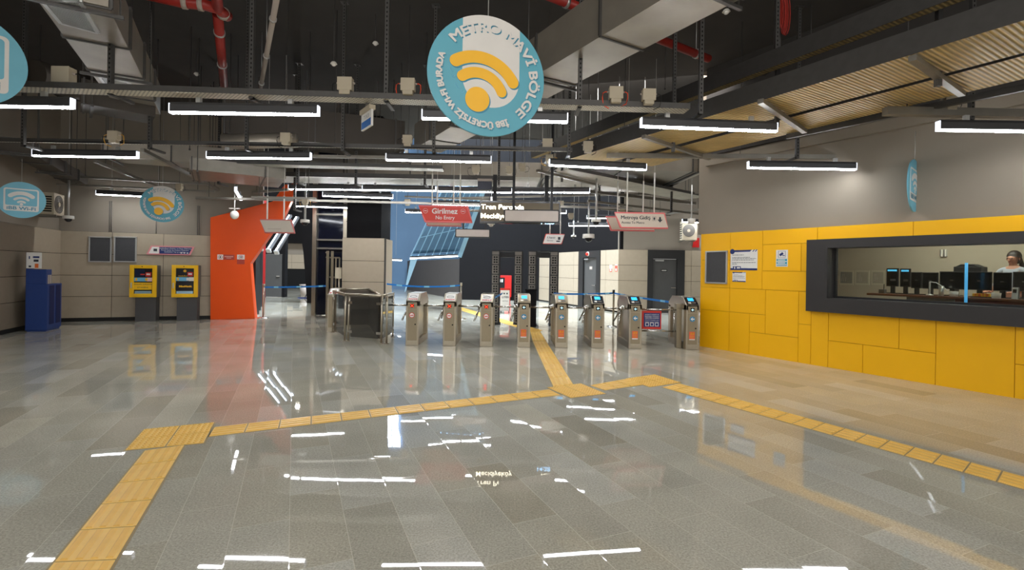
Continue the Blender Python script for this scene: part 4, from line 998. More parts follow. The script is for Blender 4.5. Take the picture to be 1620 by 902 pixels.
# ================================================================ THE TICKET BOOTH
def yp(px, py, off): return WY.hit(px, py, off)
DK = 1.0                                   # desk front edge behind the wall
d0s, dz = WY.sz(1371, 463.5, DK)
DZ = dz
t = wthing('booth_desk', 'long brown desk with a dark red front inside the ticket booth', 'desk', WY, d0s, 0.4, DK)
LD = SE-d0s+0.4
b = MB(); b.box(0, LD, 0, 0.75, DZ-0.4-0.035, DZ-0.4); b.build('desk_top', M_desk, parent=t, bevel=0.005)
b = MB(); b.box(1.15, LD-0.05, 0.04, 0.07, 0.0, DZ-0.4-0.035); b.build('modesty_panel', M_deskf, parent=t)
b = MB(); b.box(0.55, 1.15, 0.03, 0.6, 0.0, DZ-0.4-0.036); b.build('drawer_unit', M_grey, parent=t)
def boothbox(name, label, cat, px0, px1, ytop, off, depth, m, screen=None, group=None, base=DZ):
    s0 = WY.sz(px0, 450, off)[0]; s1 = WY.sz(px1, 450, off)[0]; zt = WY.sz((px0+px1)/2, ytop, off)[1]
    t = thing(name, label, cat, WY.p((s0+s1)/2, base, off), WY.ang, group); hw = (s1-s0)/2; h_ = zt-base
    return t, hw, h_
def monitor(label, px0, px1, ytop, off, back=True, lit=False):
    t, hw, h_ = boothbox('monitor', label, 'monitor', px0, px1, ytop, off, 0.05, M_blackm, group='monitors on the booth desk')
    b = MB(); b.box(-hw, hw, 0, 0.035, h_*0.28, h_); b.build('screen_housing', M_blackm, parent=t, bevel=0.006)
    b = MB(); b.box(-0.03, 0.03, 0.02, 0.05, 0.01, h_*0.5); b.box(-0.11, 0.11, -0.04, 0.12, 0, 0.012); b.build('stand', M_blackm, parent=t)
    b = MB(); b.box(-hw+0.015, hw-0.015, -0.003, 0, h_*0.28+0.015, h_-0.015, 0)
    if lit: b.box(-hw+0.02, hw-0.02, -0.005, -0.003, h_-0.05, h_-0.022, 1); b.box(-hw*0.3, hw*0.6, -0.005, -0.003, h_*0.5, h_*0.58, 2)
    else: b.box(-0.02, 0.02, -0.004, -0.003, h_*0.62, h_*0.66, 2)
    b.build('screen_face' if lit else 'rear_cover', [M_panelb, mat('lit cyan bar', (90, 190, 235), 0.4, emis=0.9), M_grey], parent=t)
    return t
monitor('upright monitor with a lit blue bar, leftmost on the booth desk', 1402, 1421, 424.5, 1.25, lit=True)
monitor('upright monitor with a lit blue bar, second from the left on the booth desk', 1423.5, 1440, 425, 1.25, lit=True)
monitor('black monitor back, third from the left on the booth desk', 1441, 1458, 430.5, 1.2)
monitor('black monitor back, fourth from the left on the booth desk', 1459, 1484, 431, 1.2)
monitor('black monitor back just left of the blue glow bar', 1486, 1526, 429.5, 1.25)
monitor('wide black monitor back just right of the blue glow bar', 1529.5, 1569, 430, 1.2)
monitor('black monitor back in front of the standing clerk', 1571, 1600, 431, 1.2)
monitor('black monitor back at the right edge of the booth window', 1602, 1640, 430, 1.15)
t, hw, h_ = boothbox('printer', 'dark printer on a stand behind the blue glow bar in the booth', 'printer', 1508, 1552, 418, 1.75, 0.4, M_blackm)
b = MB(); b.box(-hw, hw, 0, 0.3, h_-0.2, h_-0.04); b.prism([(-hw*0.9, h_-0.04), (hw*0.9, h_-0.04), (hw*0.4, h_), (-hw*0.5, h_)], 0.02, 0.28, 'y'); b.build('printer_body', M_blackm, parent=t, bevel=0.008)
b = MB(); b.box(-hw-0.05, hw+0.05, -0.03, 0.34, h_-0.23, h_-0.2); 
for xx in (-hw, hw): b.box(xx-0.02, xx+0.02, 0.1, 0.2, 0, h_-0.23)
b.build('shelf_stand', M_grey, parent=t)
p = yp(1528.5, 450, 0.85); zt, zb_ = yp(1528.5, 416, 0.85).z, yp(1528.5, 482, 0.85).z
b = MB(); b.cyl((0, 0, 0.03), (0, 0, zt-zb_), 0.018, n=12, m=0); b.cyl((0, 0, 0), (0, 0, 0.03), 0.05, 0.04, n=16, m=1)
tag(b.build('glass_glow_bar', [M_glassglow, M_blackm], loc=(p.x, p.y, zb_)), 'upright blue bar standing in for the glow in the booth glass', 'lamp')  # glow in the glass built as a shining bar, not a lamp
b = MB(); p2_ = Vector((p.x, p.y, 0.4)); b.box(-0.12, 0.12, -0.12, 0.12, 0, zb_-0.4); tag(b.build('plinth', M_blackm, loc=p2_, rz=WY.ang), 'black plinth added under the blue glow bar', 'plinth')
t, hw, h_ = boothbox('snack_tray', 'tray of orange packets on the booth desk right of the blue glow bar', 'tray', 1539, 1566, 462, 1.05, 0.2, M_ochre)
b = MB(); b.box(-hw-0.02, hw+0.02, -0.01, 0.16, 0, 0.015); b.build('tray_base', M_blackm, parent=t)
for k in range(9):
    b = MB(); x_ = -hw+2*hw*(k+0.5)/9; b.prism([(x_-0.018, 0.016), (x_+0.018, 0.016), (x_+0.013, 0.06), (x_-0.013, 0.06)], 0.01, 0.14, 'y'); b.build('packet', M_ochre if k % 2 else M_amber, parent=t)
def cupthing(name, label, cat, px, py, off, r, h_, m):
    s, z = WY.sz(px, py, off); b = MB(); b.cyl((0, 0, 0), (0, 0, h_), r, r*1.1, 18); b.cyl((0, 0, h_), (0, 0, h_+0.006), r*1.14, r*1.14, 18)
    return tag(b.build(name, m, loc=WY.p(s, DZ, off)), label, cat)
cupthing('paper_roll', 'white paper roll on the booth desk just left of the blue glow bar', 'paper roll', 1509, 462, 1.08, 0.05, 0.07, M_card)
cupthing('paper_roll', 'white roll at the right end of the orange packets on the booth desk', 'paper roll', 1576, 462, 1.08, 0.05, 0.07, M_card)
cupthing('desk_cylinder', 'short grey cylinder on the booth desk in front of the wide monitors', 'desk stand', 1489, 462, 1.06, 0.03, 0.15, M_alu)
t, hw, h_ = boothbox('desk_microphone', 'thin white gooseneck microphone on the booth desk', 'microphone', 1469, 1473, 446, 1.05, 0.1, M_alu)
b = MB(); b.cyl((0, 0, 0), (0, 0, 0.02), 0.05, 0.04); b.cyl((0, 0, 0.02), (0, 0, h_), 0.012); b.build('stem', M_alu, parent=t)
b = MB(); b.tube([(0, 0, h_), (0.08, 0, h_-0.01), (0.16, 0, h_-0.07), (0.22, 0, h_-0.13)], 0.006); b.build('gooseneck', M_card, parent=t)
t, hw, h_ = boothbox('card_reader', 'small dark card reader with an aerial at the left end of the booth desk', 'card reader', 1390, 1399, 455, 1.1, 0.1, M_grey)
b = MB(); b.box(-hw, hw, 0, 0.1, 0, h_*0.7); b.build('reader_body', M_grey, parent=t, bevel=0.005)
b = MB(); b.cyl((hw*0.4, 0.05, h_*0.7), (hw*0.5, 0.05, h_*1.6), 0.006); b.build('aerial', M_blackm, parent=t)
t, hw, h_ = boothbox('payment_terminal', 'grey payment terminal on the booth desk in front of the clerk', 'payment terminal', 1600, 1610, 455, 1.03, 0.1, M_alu)
b = MB(); b.prism([(-0.0, 0), (0.12, 0), (0.1, h_), (0.04, h_)], -hw, hw, 'x'); b.build('terminal_body', M_alu, parent=t, bevel=0.004)
b = MB(); b.box(-hw*0.5, hw*0.5, 0.0, 0.03, h_*0.55, h_*0.85); b.build('terminal_screen', M_hole, parent=t)
for k, (x0, x1, lab) in enumerate(((1328, 1351, 'pale map sheet, leftmost on the booth back wall'), (1353, 1376, 'pale map sheet, middle one on the booth back wall'), (1379, 1400, 'pale map sheet, next to the upright monitors on the booth back wall'))):
    s, z, hw, hh = span(WY, x0, x1, 428, 451, BD)
    b = MB(); b.box(-hw, hw, -0.01, 0, -hh, hh, 0); b.box(-hw*0.8, hw*0.8, -0.012, -0.01, -hh*0.75, hh*0.8, 1)
    for j in range(5): b.beam((-hw*0.6+0.25*hw*j, -0.014, -hh*0.5), (-hw*0.5+0.22*hw*j, -0.014, hh*0.6*math.sin(j+1)), 0.003, 0.012, up=(0, 1, 0), m=2)
    tag(b.build('map_sheet', [mat('buff paper', (190, 178, 158), 0.7), mat('greyish print', (160, 152, 138), 0.7) if k else mat('darker grey print', (132, 128, 120), 0.7), M_grayface], loc=WY.p(s, z, BD-0.001), rz=WY.ang), lab, 'poster', 'sheets on the booth back wall')
s, z, hw, hh = span(WY, 1488, 1500, 395, 406, BD)
t = wthing('wall_switch_box', 'pair of small white boxes high on the booth back wall', 'switch box', WY, s, z, BD-0.001)
for sg in (-0.5, 0.5):
    b = MB(); b.box(hw*sg-hw*0.35, hw*sg+hw*0.35, -0.05, 0, -hh, hh); b.build('box', M_white, parent=t, bevel=0.005)
    b = MB(); b.box(hw*sg-hw*0.35, hw*sg-hw*0.15, -0.052, -0.05, -hh, hh); b.build('box_stripe', M_txt, parent=t)

# ---- the clerk
pc = yp(1604, 410, 2.0)
per = thing('person', 'clerk with dark tied-back hair in a pale grey shirt, looking down behind the monitors', 'person', (pc.x, pc.y, 0.4), math.radians(-72))
HS = pc.z-0.4-0.0      # head centre height above the booth floor
k_ = HS/1.50
def skin(name, verts, edges, m, parent, sub=1, root=0):
    me = bpy.data.meshes.new(name); me.from_pydata([tuple(Vector(v[0])*k_) for v in verts], edges, []); me.materials.append(m)
    o = bpy.data.objects.new(name, me); col.objects.link(o); o.parent = parent
    sm = o.modifiers.new('skin', 'SKIN'); 
    if not me.skin_vertices: me.skin_vertices.new() if hasattr(me.skin_vertices, 'new') else None
    bm = bmesh.new(); bm.from_mesh(me); lay = bm.verts.layers.skin.verify()
    for v, d in zip(bm.verts, verts):
        r = d[1]; v[lay].radius = (r[0]*k_, r[1]*k_) if isinstance(r, tuple) else (r*k_, r*k_); v[lay].use_root = False
    bm.verts.ensure_lookup_table(); bm.verts[root][lay].use_root = True
    bm.to_mesh(me); bm.free(); sm.use_smooth_shade = True
    ss = o.modifiers.new('sub', 'SUBSURF'); ss.levels = sub; ss.render_levels = sub
    return o
V = [((0, 0, 0.88), (0.14, 0.10)), ((0, 0, 1.05), (0.12, 0.09)), ((0, 0, 1.22), (0.145, 0.095)), ((0, 0.0, 1.33), (0.09, 0.07)), ((0, -0.01, 1.39), 0.048), ((0, -0.025, 1.44), 0.055), ((0, -0.03, 1.50), (0.072, 0.09)), ((0, -0.02, 1.56), (0.07, 0.085))]
E = [(i, i+1) for i in range(7)]
for s_ in (-1, 1):
    o_ = len(V)
    V += [((0.17*s_, 0.0, 1.30), 0.052), ((0.21*s_, -0.03, 1.06), 0.042), ((0.19*s_, -0.22, 0.96), 0.033), ((0.17*s_, -0.30, 0.95), 0.024)]
    E += [(3, o_), (o_, o_+1), (o_+1, o_+2), (o_+2, o_+3)]
    o_ = len(V)
    V += [((0.09*s_, 0, 0.80), 0.085), ((0.10*s_, -0.01, 0.46), 0.058), ((0.10*s_, 0.01, 0.10), 0.038), ((0.10*s_, -0.10, 0.04), 0.036)]
    E += [(0, o_), (o_, o_+1), (o_+1, o_+2), (o_+2, o_+3)]
body = skin('body', V, E, M_skin, per, 2)
V = [((0, 0, 0.86), (0.155, 0.115)), ((0, 0, 1.05), (0.135, 0.105)), ((0, 0, 1.22), (0.16, 0.11)), ((0, 0.0, 1.335), (0.10, 0.08)), ((0, -0.005, 1.375), (0.06, 0.06))]; E = [(0, 1), (1, 2), (2, 3), (3, 4)]
for s_ in (-1, 1):
    o_ = len(V); V += [((0.17*s_, 0.0, 1.30), 0.066), ((0.21*s_, -0.03, 1.06), 0.055), ((0.20*s_, -0.14, 1.0), 0.047)]; E += [(3, o_), (o_, o_+1), (o_+1, o_+2)]
skin('shirt', V, E, M_shirt, per, 2)
V = [((0, 0, 0.90), (0.15, 0.112))]; E = []
for s_ in (-1, 1):
    o_ = len(V); V += [((0.09*s_, 0, 0.80), 0.098), ((0.10*s_, -0.01, 0.46), 0.072), ((0.10*s_, 0.01, 0.08), 0.06)]; E += [(0, o_), (o_, o_+1), (o_+1, o_+2)]
skin('trousers', V, E, M_txt, per, 2)
b = MB(); b.ball((0, 0.012*k_, 1.545*k_), 0.106*k_, sc=(0.86, 1.0, 0.98), z0=-0.1); b.ball((0, 0.075*k_, 1.50*k_), 0.075*k_, sc=(0.9, 0.8, 1.1)); b.tube([Vector(q_)*k_ for q_ in ((0, 0.10, 1.53), (0, 0.16, 1.50), (0.01, 0.19, 1.42), (0.01, 0.18, 1.33))], 0.032*k_)
b.build('hair', M_hair, parent=per)
b = MB(); b.extr([Vector(q_)*k_ for q_ in ((-0.012, -0.118, 1.475), (0.012, -0.118, 1.475), (0, -0.11, 1.515))], (0, -0.024*k_, -0.006)); b.build('nose', M_skin, parent=per)
for s_ in (-1, 1):
    b = MB(); b.ball(Vector((0.030*s_, -0.112, 1.508))*k_, 0.011*k_, n=10, k=6, sc=(1.2, 0.6, 0.7)); b.build('eye', M_hair, parent=per)
    b = MB(); b.ball(Vector((0.083*s_, -0.015, 1.50))*k_, 0.02*k_, n=10, k=6, sc=(0.4, 0.8, 1.2)); b.build('ear', M_skin, parent=per)
b = MB(); b.box(-0.022*k_, 0.022*k_, -0.117*k_, -0.108*k_, 1.448*k_, 1.456*k_); b.build('mouth', mat('lips', (140, 70, 62), 0.5), parent=per)
for s_ in (-1, 1):
    b = MB(); w_ = Vector((0.17*s_, -0.30, 0.95))*k_
    b.ball(w_+Vector((0, -0.045, 0)), 0.036, n=10, k=6, sc=(1.0, 1.3, 0.5))
    for j in range(4): 
        a_ = w_+Vector((-0.026+0.017*j, -0.08, 0)); l_ = (0.055, 0.066, 0.062, 0.048)[j]
        b.tube([a_, a_+Vector((0, -l_*0.6, -0.004)), a_+Vector((0, -l_, -0.018))], 0.0085, 8)
    b.tube([w_+Vector((-0.03*s_, -0.03, 0)), w_+Vector((-0.055*s_, -0.055, -0.005)), w_+Vector((-0.058*s_, -0.08, -0.012))], 0.0095, 8)
    b.build('hand', M_skin, parent=per)

# ================================================================ LINEAR LED LAMPS
ZL = 3.18; LL = 1.65
def led_proto(L=LL, w_=0.062):
    t = thing('linear_lamp', 'x', 'lamp')
    h = L/2
    b = MB(); b.prism([(-w_/2, 0.018), (w_/2, 0.018), (w_/2, 0.095), (w_/2-0.016, 0.125), (-w_/2+0.016, 0.125), (-w_/2, 0.095)], -h+0.008, h-0.008, 'x'); b.build('housing', M_house, parent=t)
    b = MB(); b.prism([(-w_/2+0.003, 0.018), (-w_/2+0.012, 0.0), (w_/2-0.012, 0.0), (w_/2-0.003, 0.018)], -h+0.008, h-0.008, 'x'); b.build('diffuser', M_led, parent=t)
    for s_ in (-1, 1):
        b = MB(); b.box(h*s_-0.006, h*s_+0.006, -w_/2, w_/2, 0.0, 0.11); b.build('end_cap', M_cap, parent=t)
    for s_ in (-0.62, 0.62):
        b = MB(); b.box(h*s_-0.025, h*s_+0.025, -0.02, 0.02, 0.125, 0.18); b.build('bracket', M_alu, parent=t)
    return t
lamps = [
 # px0, py0, px1, py1 along the lit edge
 (-130, 167, 115, 173, 'linear lamp cut by the left edge of the photo, over the large teal disc'),
 (270, 179.5, 515, 183.5, 'linear lamp of the nearest row, left of the large hanging disc'),
 (668, 188, 905, 194, 'linear lamp of the nearest row, passing behind the large hanging disc'),
 (1014, 199, 1237, 207.5, 'linear lamp of the nearest row, under the ribbed trays right of the large disc'),
 (1490, 206, 1715, 211, 'linear lamp at the right edge of the photo, high before the taupe wall'),
 (53, 247.5, 222, 250.5, 'linear lamp of the second row, leftmost, above the oval wifi sign'),
 (328, 251, 496, 253, 'linear lamp of the second row, above the orange portal'),
 (611, 253.5, 779, 257.5, 'linear lamp of the second row, just below the large disc'),
 (869, 260, 1035, 268, 'linear lamp of the second row, above the access sign'),
 (1189, 265.5, 1355, 269.5, 'linear lamp of the second row, before the taupe wall over the yellow panels'),
 (152.5, 306.5, 271, 312, 'linear lamp passing behind the small round hanging disc'),
 (456.9, 300.7, 570, 301.7, 'leftmost lamp of the unbroken line above the red hanging sign'),
 (571, 301.8, 690, 303.2, 'second lamp of the unbroken line above the red hanging sign'),
 (691, 303.4, 812, 305.6, 'third lamp of the unbroken line, behind the hanging sign poles'),
 (813, 306, 936.5, 306.3, 'rightmost lamp of the unbroken line, above the blank display'),
 (510.8, 307.7, 620.5, 315.8, 'slightly askew lamp just under the unbroken line, left of the red sign'),
 (467.9, 326, 565.3, 329.3, 'lamp hanging before the lift shaft, with its glow on the black box'),
 (684.8, 320.7, 778, 328.8, 'lamp partly hidden behind the red hanging sign'),
 (641, 335.5, 663, 337.6, 'short visible lamp end left of the red hanging sign, before the blue wall'),
 (929.8, 341.5, 1010, 350, 'far lamp behind the two access signs, the upper one'),
 (904.9, 353, 990, 362.5, 'far lamp left of the two access signs, the lower one'),
 (812, 341, 895, 339.5, 'far lamp peeping out right of the blank display'),
 (1079.4, 351.5, 1150, 353.5, 'far lamp over the air conditioner beside the taupe wall'),
]
proto = led_proto()
first = True
for (x0, y0, x1, y1, lab) in lamps:
    p0, p1 = H(x0, y0, ZL), H(x1, y1, ZL); c = (p0+p1)/2
    rz = math.atan2(p1.y-p0.y, p1.x-p0.x)
    # the far lamps run straight across like the others; short ones use the near end
    D0 = F0*(ZL-EYE)/((CY-(y0+y1)/2)*CR+((x0+x1)/2-CX)*SR)
    a = W(x0, y0, D0); rz2 = rz if abs(rz) < 0.35 else (0.12 if rz > 0 else -0.3)
    c = Vector((a.x+LL/2*math.cos(rz2), a.y+LL/2*math.sin(rz2), ZL))
    if x0 < 0: b1 = W(x1, y1, D0); c = Vector((b1.x-LL/2, b1.y, ZL)); rz2 = 0
    o = proto if first else copy_tree(proto); first = False
    dz_l = {9: -0.08, 4: -0.06, 20: -0.18}.get(lamps.index((x0, y0, x1, y1, lab)), 0.0)
    if dz_l:
        k_l = (ZL+dz_l-EYE)/(ZL-EYE); c = Vector((c.x*k_l, c.y*k_l, ZL+dz_l)); rz2 = 0.0
    o.location = c; o.rotation_euler = (0, 0, rz2); o['label'] = lab; o['group'] = 'linear ceiling lamps'
    if lamps.index((x0, y0, x1, y1, lab)) in (19, 20): o.rotation_euler[2] = -0.1
    if c.y > 8.5:
        for s_ in (-0.5, 0.5):
            wb = MB(); wb.cyl((s_, 0, 0.12), (s_, 0, (CEIL if c.y < 15.3 else 12.5)-c.z), 0.003, n=5); wb.build('suspension_wire', M_alu, parent=o)
# lamps behind and above the camera, seen only by their light
for i, (x, y) in enumerate(((-3.6, 0.4), (0.6, 0.3), (4.2, 0.2), (-3.6, -2.6), (0.6, -2.6), (4.4, -2.6))):
    o = copy_tree(proto, (x, y, ZL), 0.0, 'linear lamp of the rows behind the camera'); o['group'] = 'linear lamps behind the camera'
# lamp seen end-on above the orange portal
a, c = H(369, 296.5, 3.15), H(384, 321.5, 3.15)
o = copy_tree(proto, (a+c)/2, math.atan2(c.y-a.y, c.x-a.x), 'lamp running lengthwise above the left top of the orange portal'); o['group'] = 'linear ceiling lamps'
# slanted lamp tubes at the edge of the portal
pt_ = [W(413, 393, 16), W(449, 338, 17.5)]
for k in range(3):
    o_ = Vector((0.21*k, 0.10*k, -0.05*k)); a, c = pt_[0]+o_, pt_[1]+o_
    t = thing('slanted_lamp', ('slanted lamp tube nearest the orange portal edge', 'middle one of the three slanted lamp tubes by the portal', 'slanted lamp tube furthest from the orange portal edge')[k], 'lamp', a, 0, 'slanted lamps beside the portal')
    b = MB(); b.beam(a, c, 0.08, 0.08); b.build('housing', M_house, parent=t, world=True)
    b = MB(); b.beam(a+Vector((-0.03, -0.075, 0.0)), c+Vector((-0.03, -0.075, 0.0)), 0.03, 0.03); b.build('diffuser', mat('half bright diffuser', (225, 240, 255), 0.4, emis=12.0) if k != 1 else mat('dim diffuser', (200, 220, 240), 0.4, emis=5.0), parent=t, world=True)
    b = MB(); b.beam(a-(c-a).normalized()*0.06, a, 0.14, 0.14); b.build('end_bracket', M_alu, parent=t, world=True)
# bright line lamp along the foot of the tilted glazing, and two small far ones
def strip_lamp(p0, p1, label, m=None, r=0.05):
    t = thing('strip_lamp', label, 'lamp', p0); b = MB(); b.beam(p0+Vector((0, 0, 0.05)), p1+Vector((0, 0, 0.05)), 0.10, 0.06); b.build('housing', M_house, parent=t, world=True)
    b = MB(); m0 = (p0+p1)/2; b.cyl((m0.x, m0.y, m0.z+0.08), (m0.x, m0.y, 12.45), 0.004, n=5); b.build('suspension_wire', M_alu, parent=t, world=True)
    b = MB(); b.beam(p0, p1, 0.08, 0.055); b.build('diffuser', m or mat('strip diffuser', (240, 248, 255), 0.4, emis=10.0), parent=t, world=True)
strip_lamp(W(649, 409, 18.7), W(724, 405.2, 18.7), 'long lit strip along the foot of the tilted blue glazing')
strip_lamp(W(617, 411.5, 25), W(635.5, 412, 25), 'short lit strip on the blue wall left of the tilted glazing')
strip_lamp(W(608.5, 406.5, 20), W(617.5, 406.5, 20), 'small bright lamp right beside the steel bracket post')

# ================================================================ DUCTS, TRAYS, PIPES
def local_strip(p0, p1, pr):
    """origin, heading and signed width of a strip whose one edge runs p0-p1"""
    d = (p1-p0); L = d.length; a = math.atan2(d.y, d.x); n = Vector((-math.sin(a), math.cos(a), 0))
    return a, L, (pr-p0).dot(n)
def duct(name, label, e0, e1, er, z, h_, flange=1.25, grp=None, m=None):
    p0, p1, pr = H(*e0, z), H(*e1, z), H(*er, z); a, L, w_ = local_strip(p0, p1, pr)
    y0, y1 = min(0, w_), max(0, w_)
    t = thing(name, label, 'duct', p0, a, grp)
    b = MB(); b.box(0, L, y0, y1, 0, h_); b.build('duct_body', m or M_duct, parent=t)
    n = int(L/flange)
    for k in range(n+1):
        b = MB(); x = min(L-0.03, 0.02+k*flange)
        for (c0, c1, d0, d1) in ((y0-0.02, y1+0.02, -0.015, 0.0), (y0-0.02, y1+0.02, h_, h_+0.02), (y0-0.03, y0, 0, h_), (y1, y1+0.03, 0, h_)): b.box(x, x+0.022, c0, c1, d0, d1)
        b.build('duct_flange', M_rail, parent=t)
    for k in range(0, n+1, 2):
        x = 0.02+k*flange+0.1
        if x > L: break
        hb = MB(); hb.beam((x, y0-0.10, -0.03), (x, y1+0.10, -0.03), 0.035, 0.03)
        for yy in (y0-0.07, y1+0.07): hb.cyl((x, yy, -0.04), (x, yy, CEIL-z), 0.008, n=6)
        hb.build('duct_hanger', M_rail, parent=t)
    return t, a, p0, L, (y0, y1)
tA, *_ = duct('air_duct', 'wide grey air duct with two white grilles running away at the upper left', (47, -16), (186, 172), (166, 0), 3.9, 0.45, 1.0)
for (q_, lab) in ((((66.5, 0), (96.5, 35.5), (155, 51), (126, 0)), 0), (((157.4, 120.8), (170.7, 137.5), (209.5, 138.6), (203, 128.6)), 1)):
    P4 = [H(*k, 3.895) for k in q_]; b = MB(); o0 = P4[0]
    for i in range(4): b.beam(P4[i], P4[(i+1) % 4], 0.035, 0.03)
    n = 22
    for i in range(1, n):
        t_ = i/n; b.beam(P4[0].lerp(P4[3], t_)+Vector((0, 0, 0.0)), P4[1].lerp(P4[2], t_), 0.006, 0.02)
    g_ = b.build('duct_grille', M_alu, parent=tA, world=True)
    b = MB(); b.extr([p-Vector((0, 0, -0.012)) for p in P4], (0, 0, 0.004)); b.build('grille_recess', M_hole, parent=g_, world=False) if False else b.build('grille_recess', M_hole, parent=tA, world=True)
duct('air_duct', 'long pale air duct passing behind the large hanging disc to the upper right', (1110, -39), (655, 236), (1169, 0), 3.9, 0.5, 1.2)
duct('air_duct', 'broad dark air duct crossing behind the lamps left of the large disc', (352, 210), (640, 240), (600, 250), 3.85, 0.62, 1.5, m=M_ductshade)
duct('air_duct', 'low grey air duct behind the second lamp row at the left', (160, 246), (372, 263), (300, 266), 3.55, 0.35, 1.1)
duct('air_duct', 'dark air duct crossing under the grilled duct at the upper left', (128, 163), (246, 184), (180, 186), 3.75, 0.35, 1.0, m=M_ductshade)
duct('air_duct', 'shallow air duct leading away above the left wall cladding', (0, 238), (106, 291), (12, 222), 3.35, 0.22, 1.0, m=M_ductshade)
duct('air_duct', 'pale air duct over the blank hanging sign and the portal top', (300, 268), (452, 283), (440, 297), 3.22, 0.22, 1.2, m=M_galv)
duct('air_duct', 'wide flat grey duct crossing beyond the second lamp row at the right', (870, 265), (1116, 272), (1000, 304), 3.62, 0.3, 1.5)
duct('air_duct', 'long grey duct crossing between the second tray and the mesh trays', (330, 270), (862, 281), (600, 291), 3.62, 0.34, 1.5)
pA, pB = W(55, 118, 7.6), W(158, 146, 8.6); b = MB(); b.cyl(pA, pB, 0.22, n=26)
tag(b.build('round_duct', M_ductshade), 'dark round duct behind the junction box at the upper left', 'duct')
b = MB(); pA, pB = W(352, 224, 8.5), W(470, 222, 8.8); b.cyl(pA, pB, 0.13, n=26)
tag(b.build('round_duct', M_duct), 'pale round duct under the broad crossing duct', 'duct')

def tray(name, label, e0, e1, er, z, lip=0.06, m=None, lips=(1, 1), grp=None, base=0.0):
    p0, p1, pr = H(*e0, z), H(*e1, z), H(*er, z); a, L, w_ = local_strip(p0, p1, pr)
    y0, y1 = min(0, w_), max(0, w_)
    t = thing(name, label, 'cable tray', p0, a, grp)
    b = MB(); b.box(0, L, y0, y1, 0, 0.004); b.build('perforated_bed', m or M_perf, parent=t)
    for k, (yy, sg) in enumerate(((y0, 1), (y1, -1))):
        l_ = lip if not isinstance(lip, tuple) else lip[k]
        b = MB(); b.box(0, L, yy-0.003, yy+0.003, 0, l_); b.box(0, L, min(yy, yy+0.02*sg), max(yy, yy+0.02*sg), l_, l_+0.004); b.build('side_lip', M_rail, parent=t)
    # a few cables lying in it
    b = MB(); n = 3
    for k in range(n):
        yy = y0+(y1-y0)*(0.3+0.2*k); b.tube([(L*j/12, yy+0.03*math.sin(j*1.7+k), 0.016) for j in range(13)], 0.010, 6)
    b.build('cables', M_cable, parent=t)
    return t, a, p0, L, (y0, y1)
tray('cable_tray', 'nearest perforated cable tray, crossing above the first row of lamps', (-60, 134), (1092, 172), (640, 166), 3.36)
tray('cable_tray', 'second perforated cable tray, crossing above the second row of lamps', (-60, 224), (905, 240.5), (659, 235.5), 3.36)
tray('cable_tray', 'fine mesh cable tray just behind the second row of lamps', (310, 257), (700, 267), (560, 268), 3.42, m=M_perfm)
tray('cable_tray', 'wide mesh cable tray above the unbroken line of lamps', (300, 276), (812, 285.5), (600, 292), 3.40, m=M_perfm, lip=0.09)
tray('ribbed_cable_tray', 'wide ribbed cable tray, the left one of the pair at the upper right', (1730, -1.6), (880, 258), (1233, 186), 3.45, lip=(0.22, 0.22), m=M_perfb)
tray('ribbed_cable_tray', 'wide ribbed cable tray, the right one of the pair at the upper right', (1730, 59), (985, 256), (1270.6, 207), 3.45, lip=(0.12, 0.12), m=M_perfb)
tray('ribbed_cable_tray', 'narrow ribbed cable tray higher up beside the pair at the upper right', (1600, -37), (840, 250), (1262, 98), 3.95, lip=(0.2, 0.2), m=M_perfb)
tray('cable_tray', 'mesh cable tray over the two access signs', (900, 268), (1118, 312), (1000, 302), 3.45, m=M_perfg)
# brackets under the ribbed pair, each with its channel
for (q0, q1, qc, lab) in (((1443.5, 91.6), (1522, 149), (1484, 122), 'slanting bracket under the ribbed trays, nearest the right edge'), ((1203, 160), (1273, 208), (1229, 190), 'slanting bracket under the ribbed trays above the right lamp end'), ((1018, 216), (1122, 251), (1065, 231), 'slanting bracket under the ribbed trays between the two lamp rows'), ((850, 270), (945, 293), (889, 281), 'slanting bracket under the far end of the ribbed trays')):
    a, c = H(*q0, 3.40), H(*q1, 3.40); mid = H(*qc, 3.40); t = thing('tray_bracket', lab, 'bracket', a, 0, 'brackets under the ribbed trays')
    b = MB(); b.beam(a, c, 0.06, 0.05); b.build('cross_arm', M_galv, parent=t, world=True)
    b = MB(); b.beam(mid+Vector((0, 0, -0.09)), mid+Vector((0, 0, CEIL-3.4)), 0.045, 0.045); b.build('channel', M_rail, parent=t, world=True)
# dark beam along the lower edge of the ribbed pair and pale cornice on the taupe wall
def rail(name, label, cat, p0, p1, w_, h_, m, round_=False):
    p0 = Vector(p0); p1 = Vector(p1); b = MB()
    if name == 'steel_rail':
        o = b.beam(Vector((0, 0, 0)), p1-p0, w_, h_).build(name, m, loc=p0); L_ = (p1-p0).length; n_ = max(2, int(L_/2)+1)
        for k in range(n_):
            q = (p1-p0)*((k+0.15)/(n_-0.7)); rb = MB(); rb.cyl(q, (q.x, q.y, CEIL-p0.z), 0.006, n=5); rb.build('support_rod', M_rail, parent=o)
        return tag(o, label, cat)
    if round_: b.cyl(Vector((0, 0, 0)), p1-p0, w_/2, n=12)
    else: b.beam(Vector((0, 0, 0)), p1-p0, w_, h_)
    return tag(b.build(name, m, loc=p0), label, cat)
rail('steel_channel', 'long dark channel under the lower edge of the ribbed trays at the right', 'channel', H(1700, 122, 3.42), H(1245, 216, 3.42), 0.05, 0.07, M_rail)
s0_, z0_ = WY.sz(1402, 184, 0.09); s1_, z1_ = WY.sz(1620, 144, 0.09)
pc0, pc1 = WY.p(su, 3.72, 0.05), WY.p(SE+3, 3.72, 0.05)
rail('trim_1', None, None, pc0, pc1, 0.08, 0.16, M_plaster)['kind'] = 'structure'
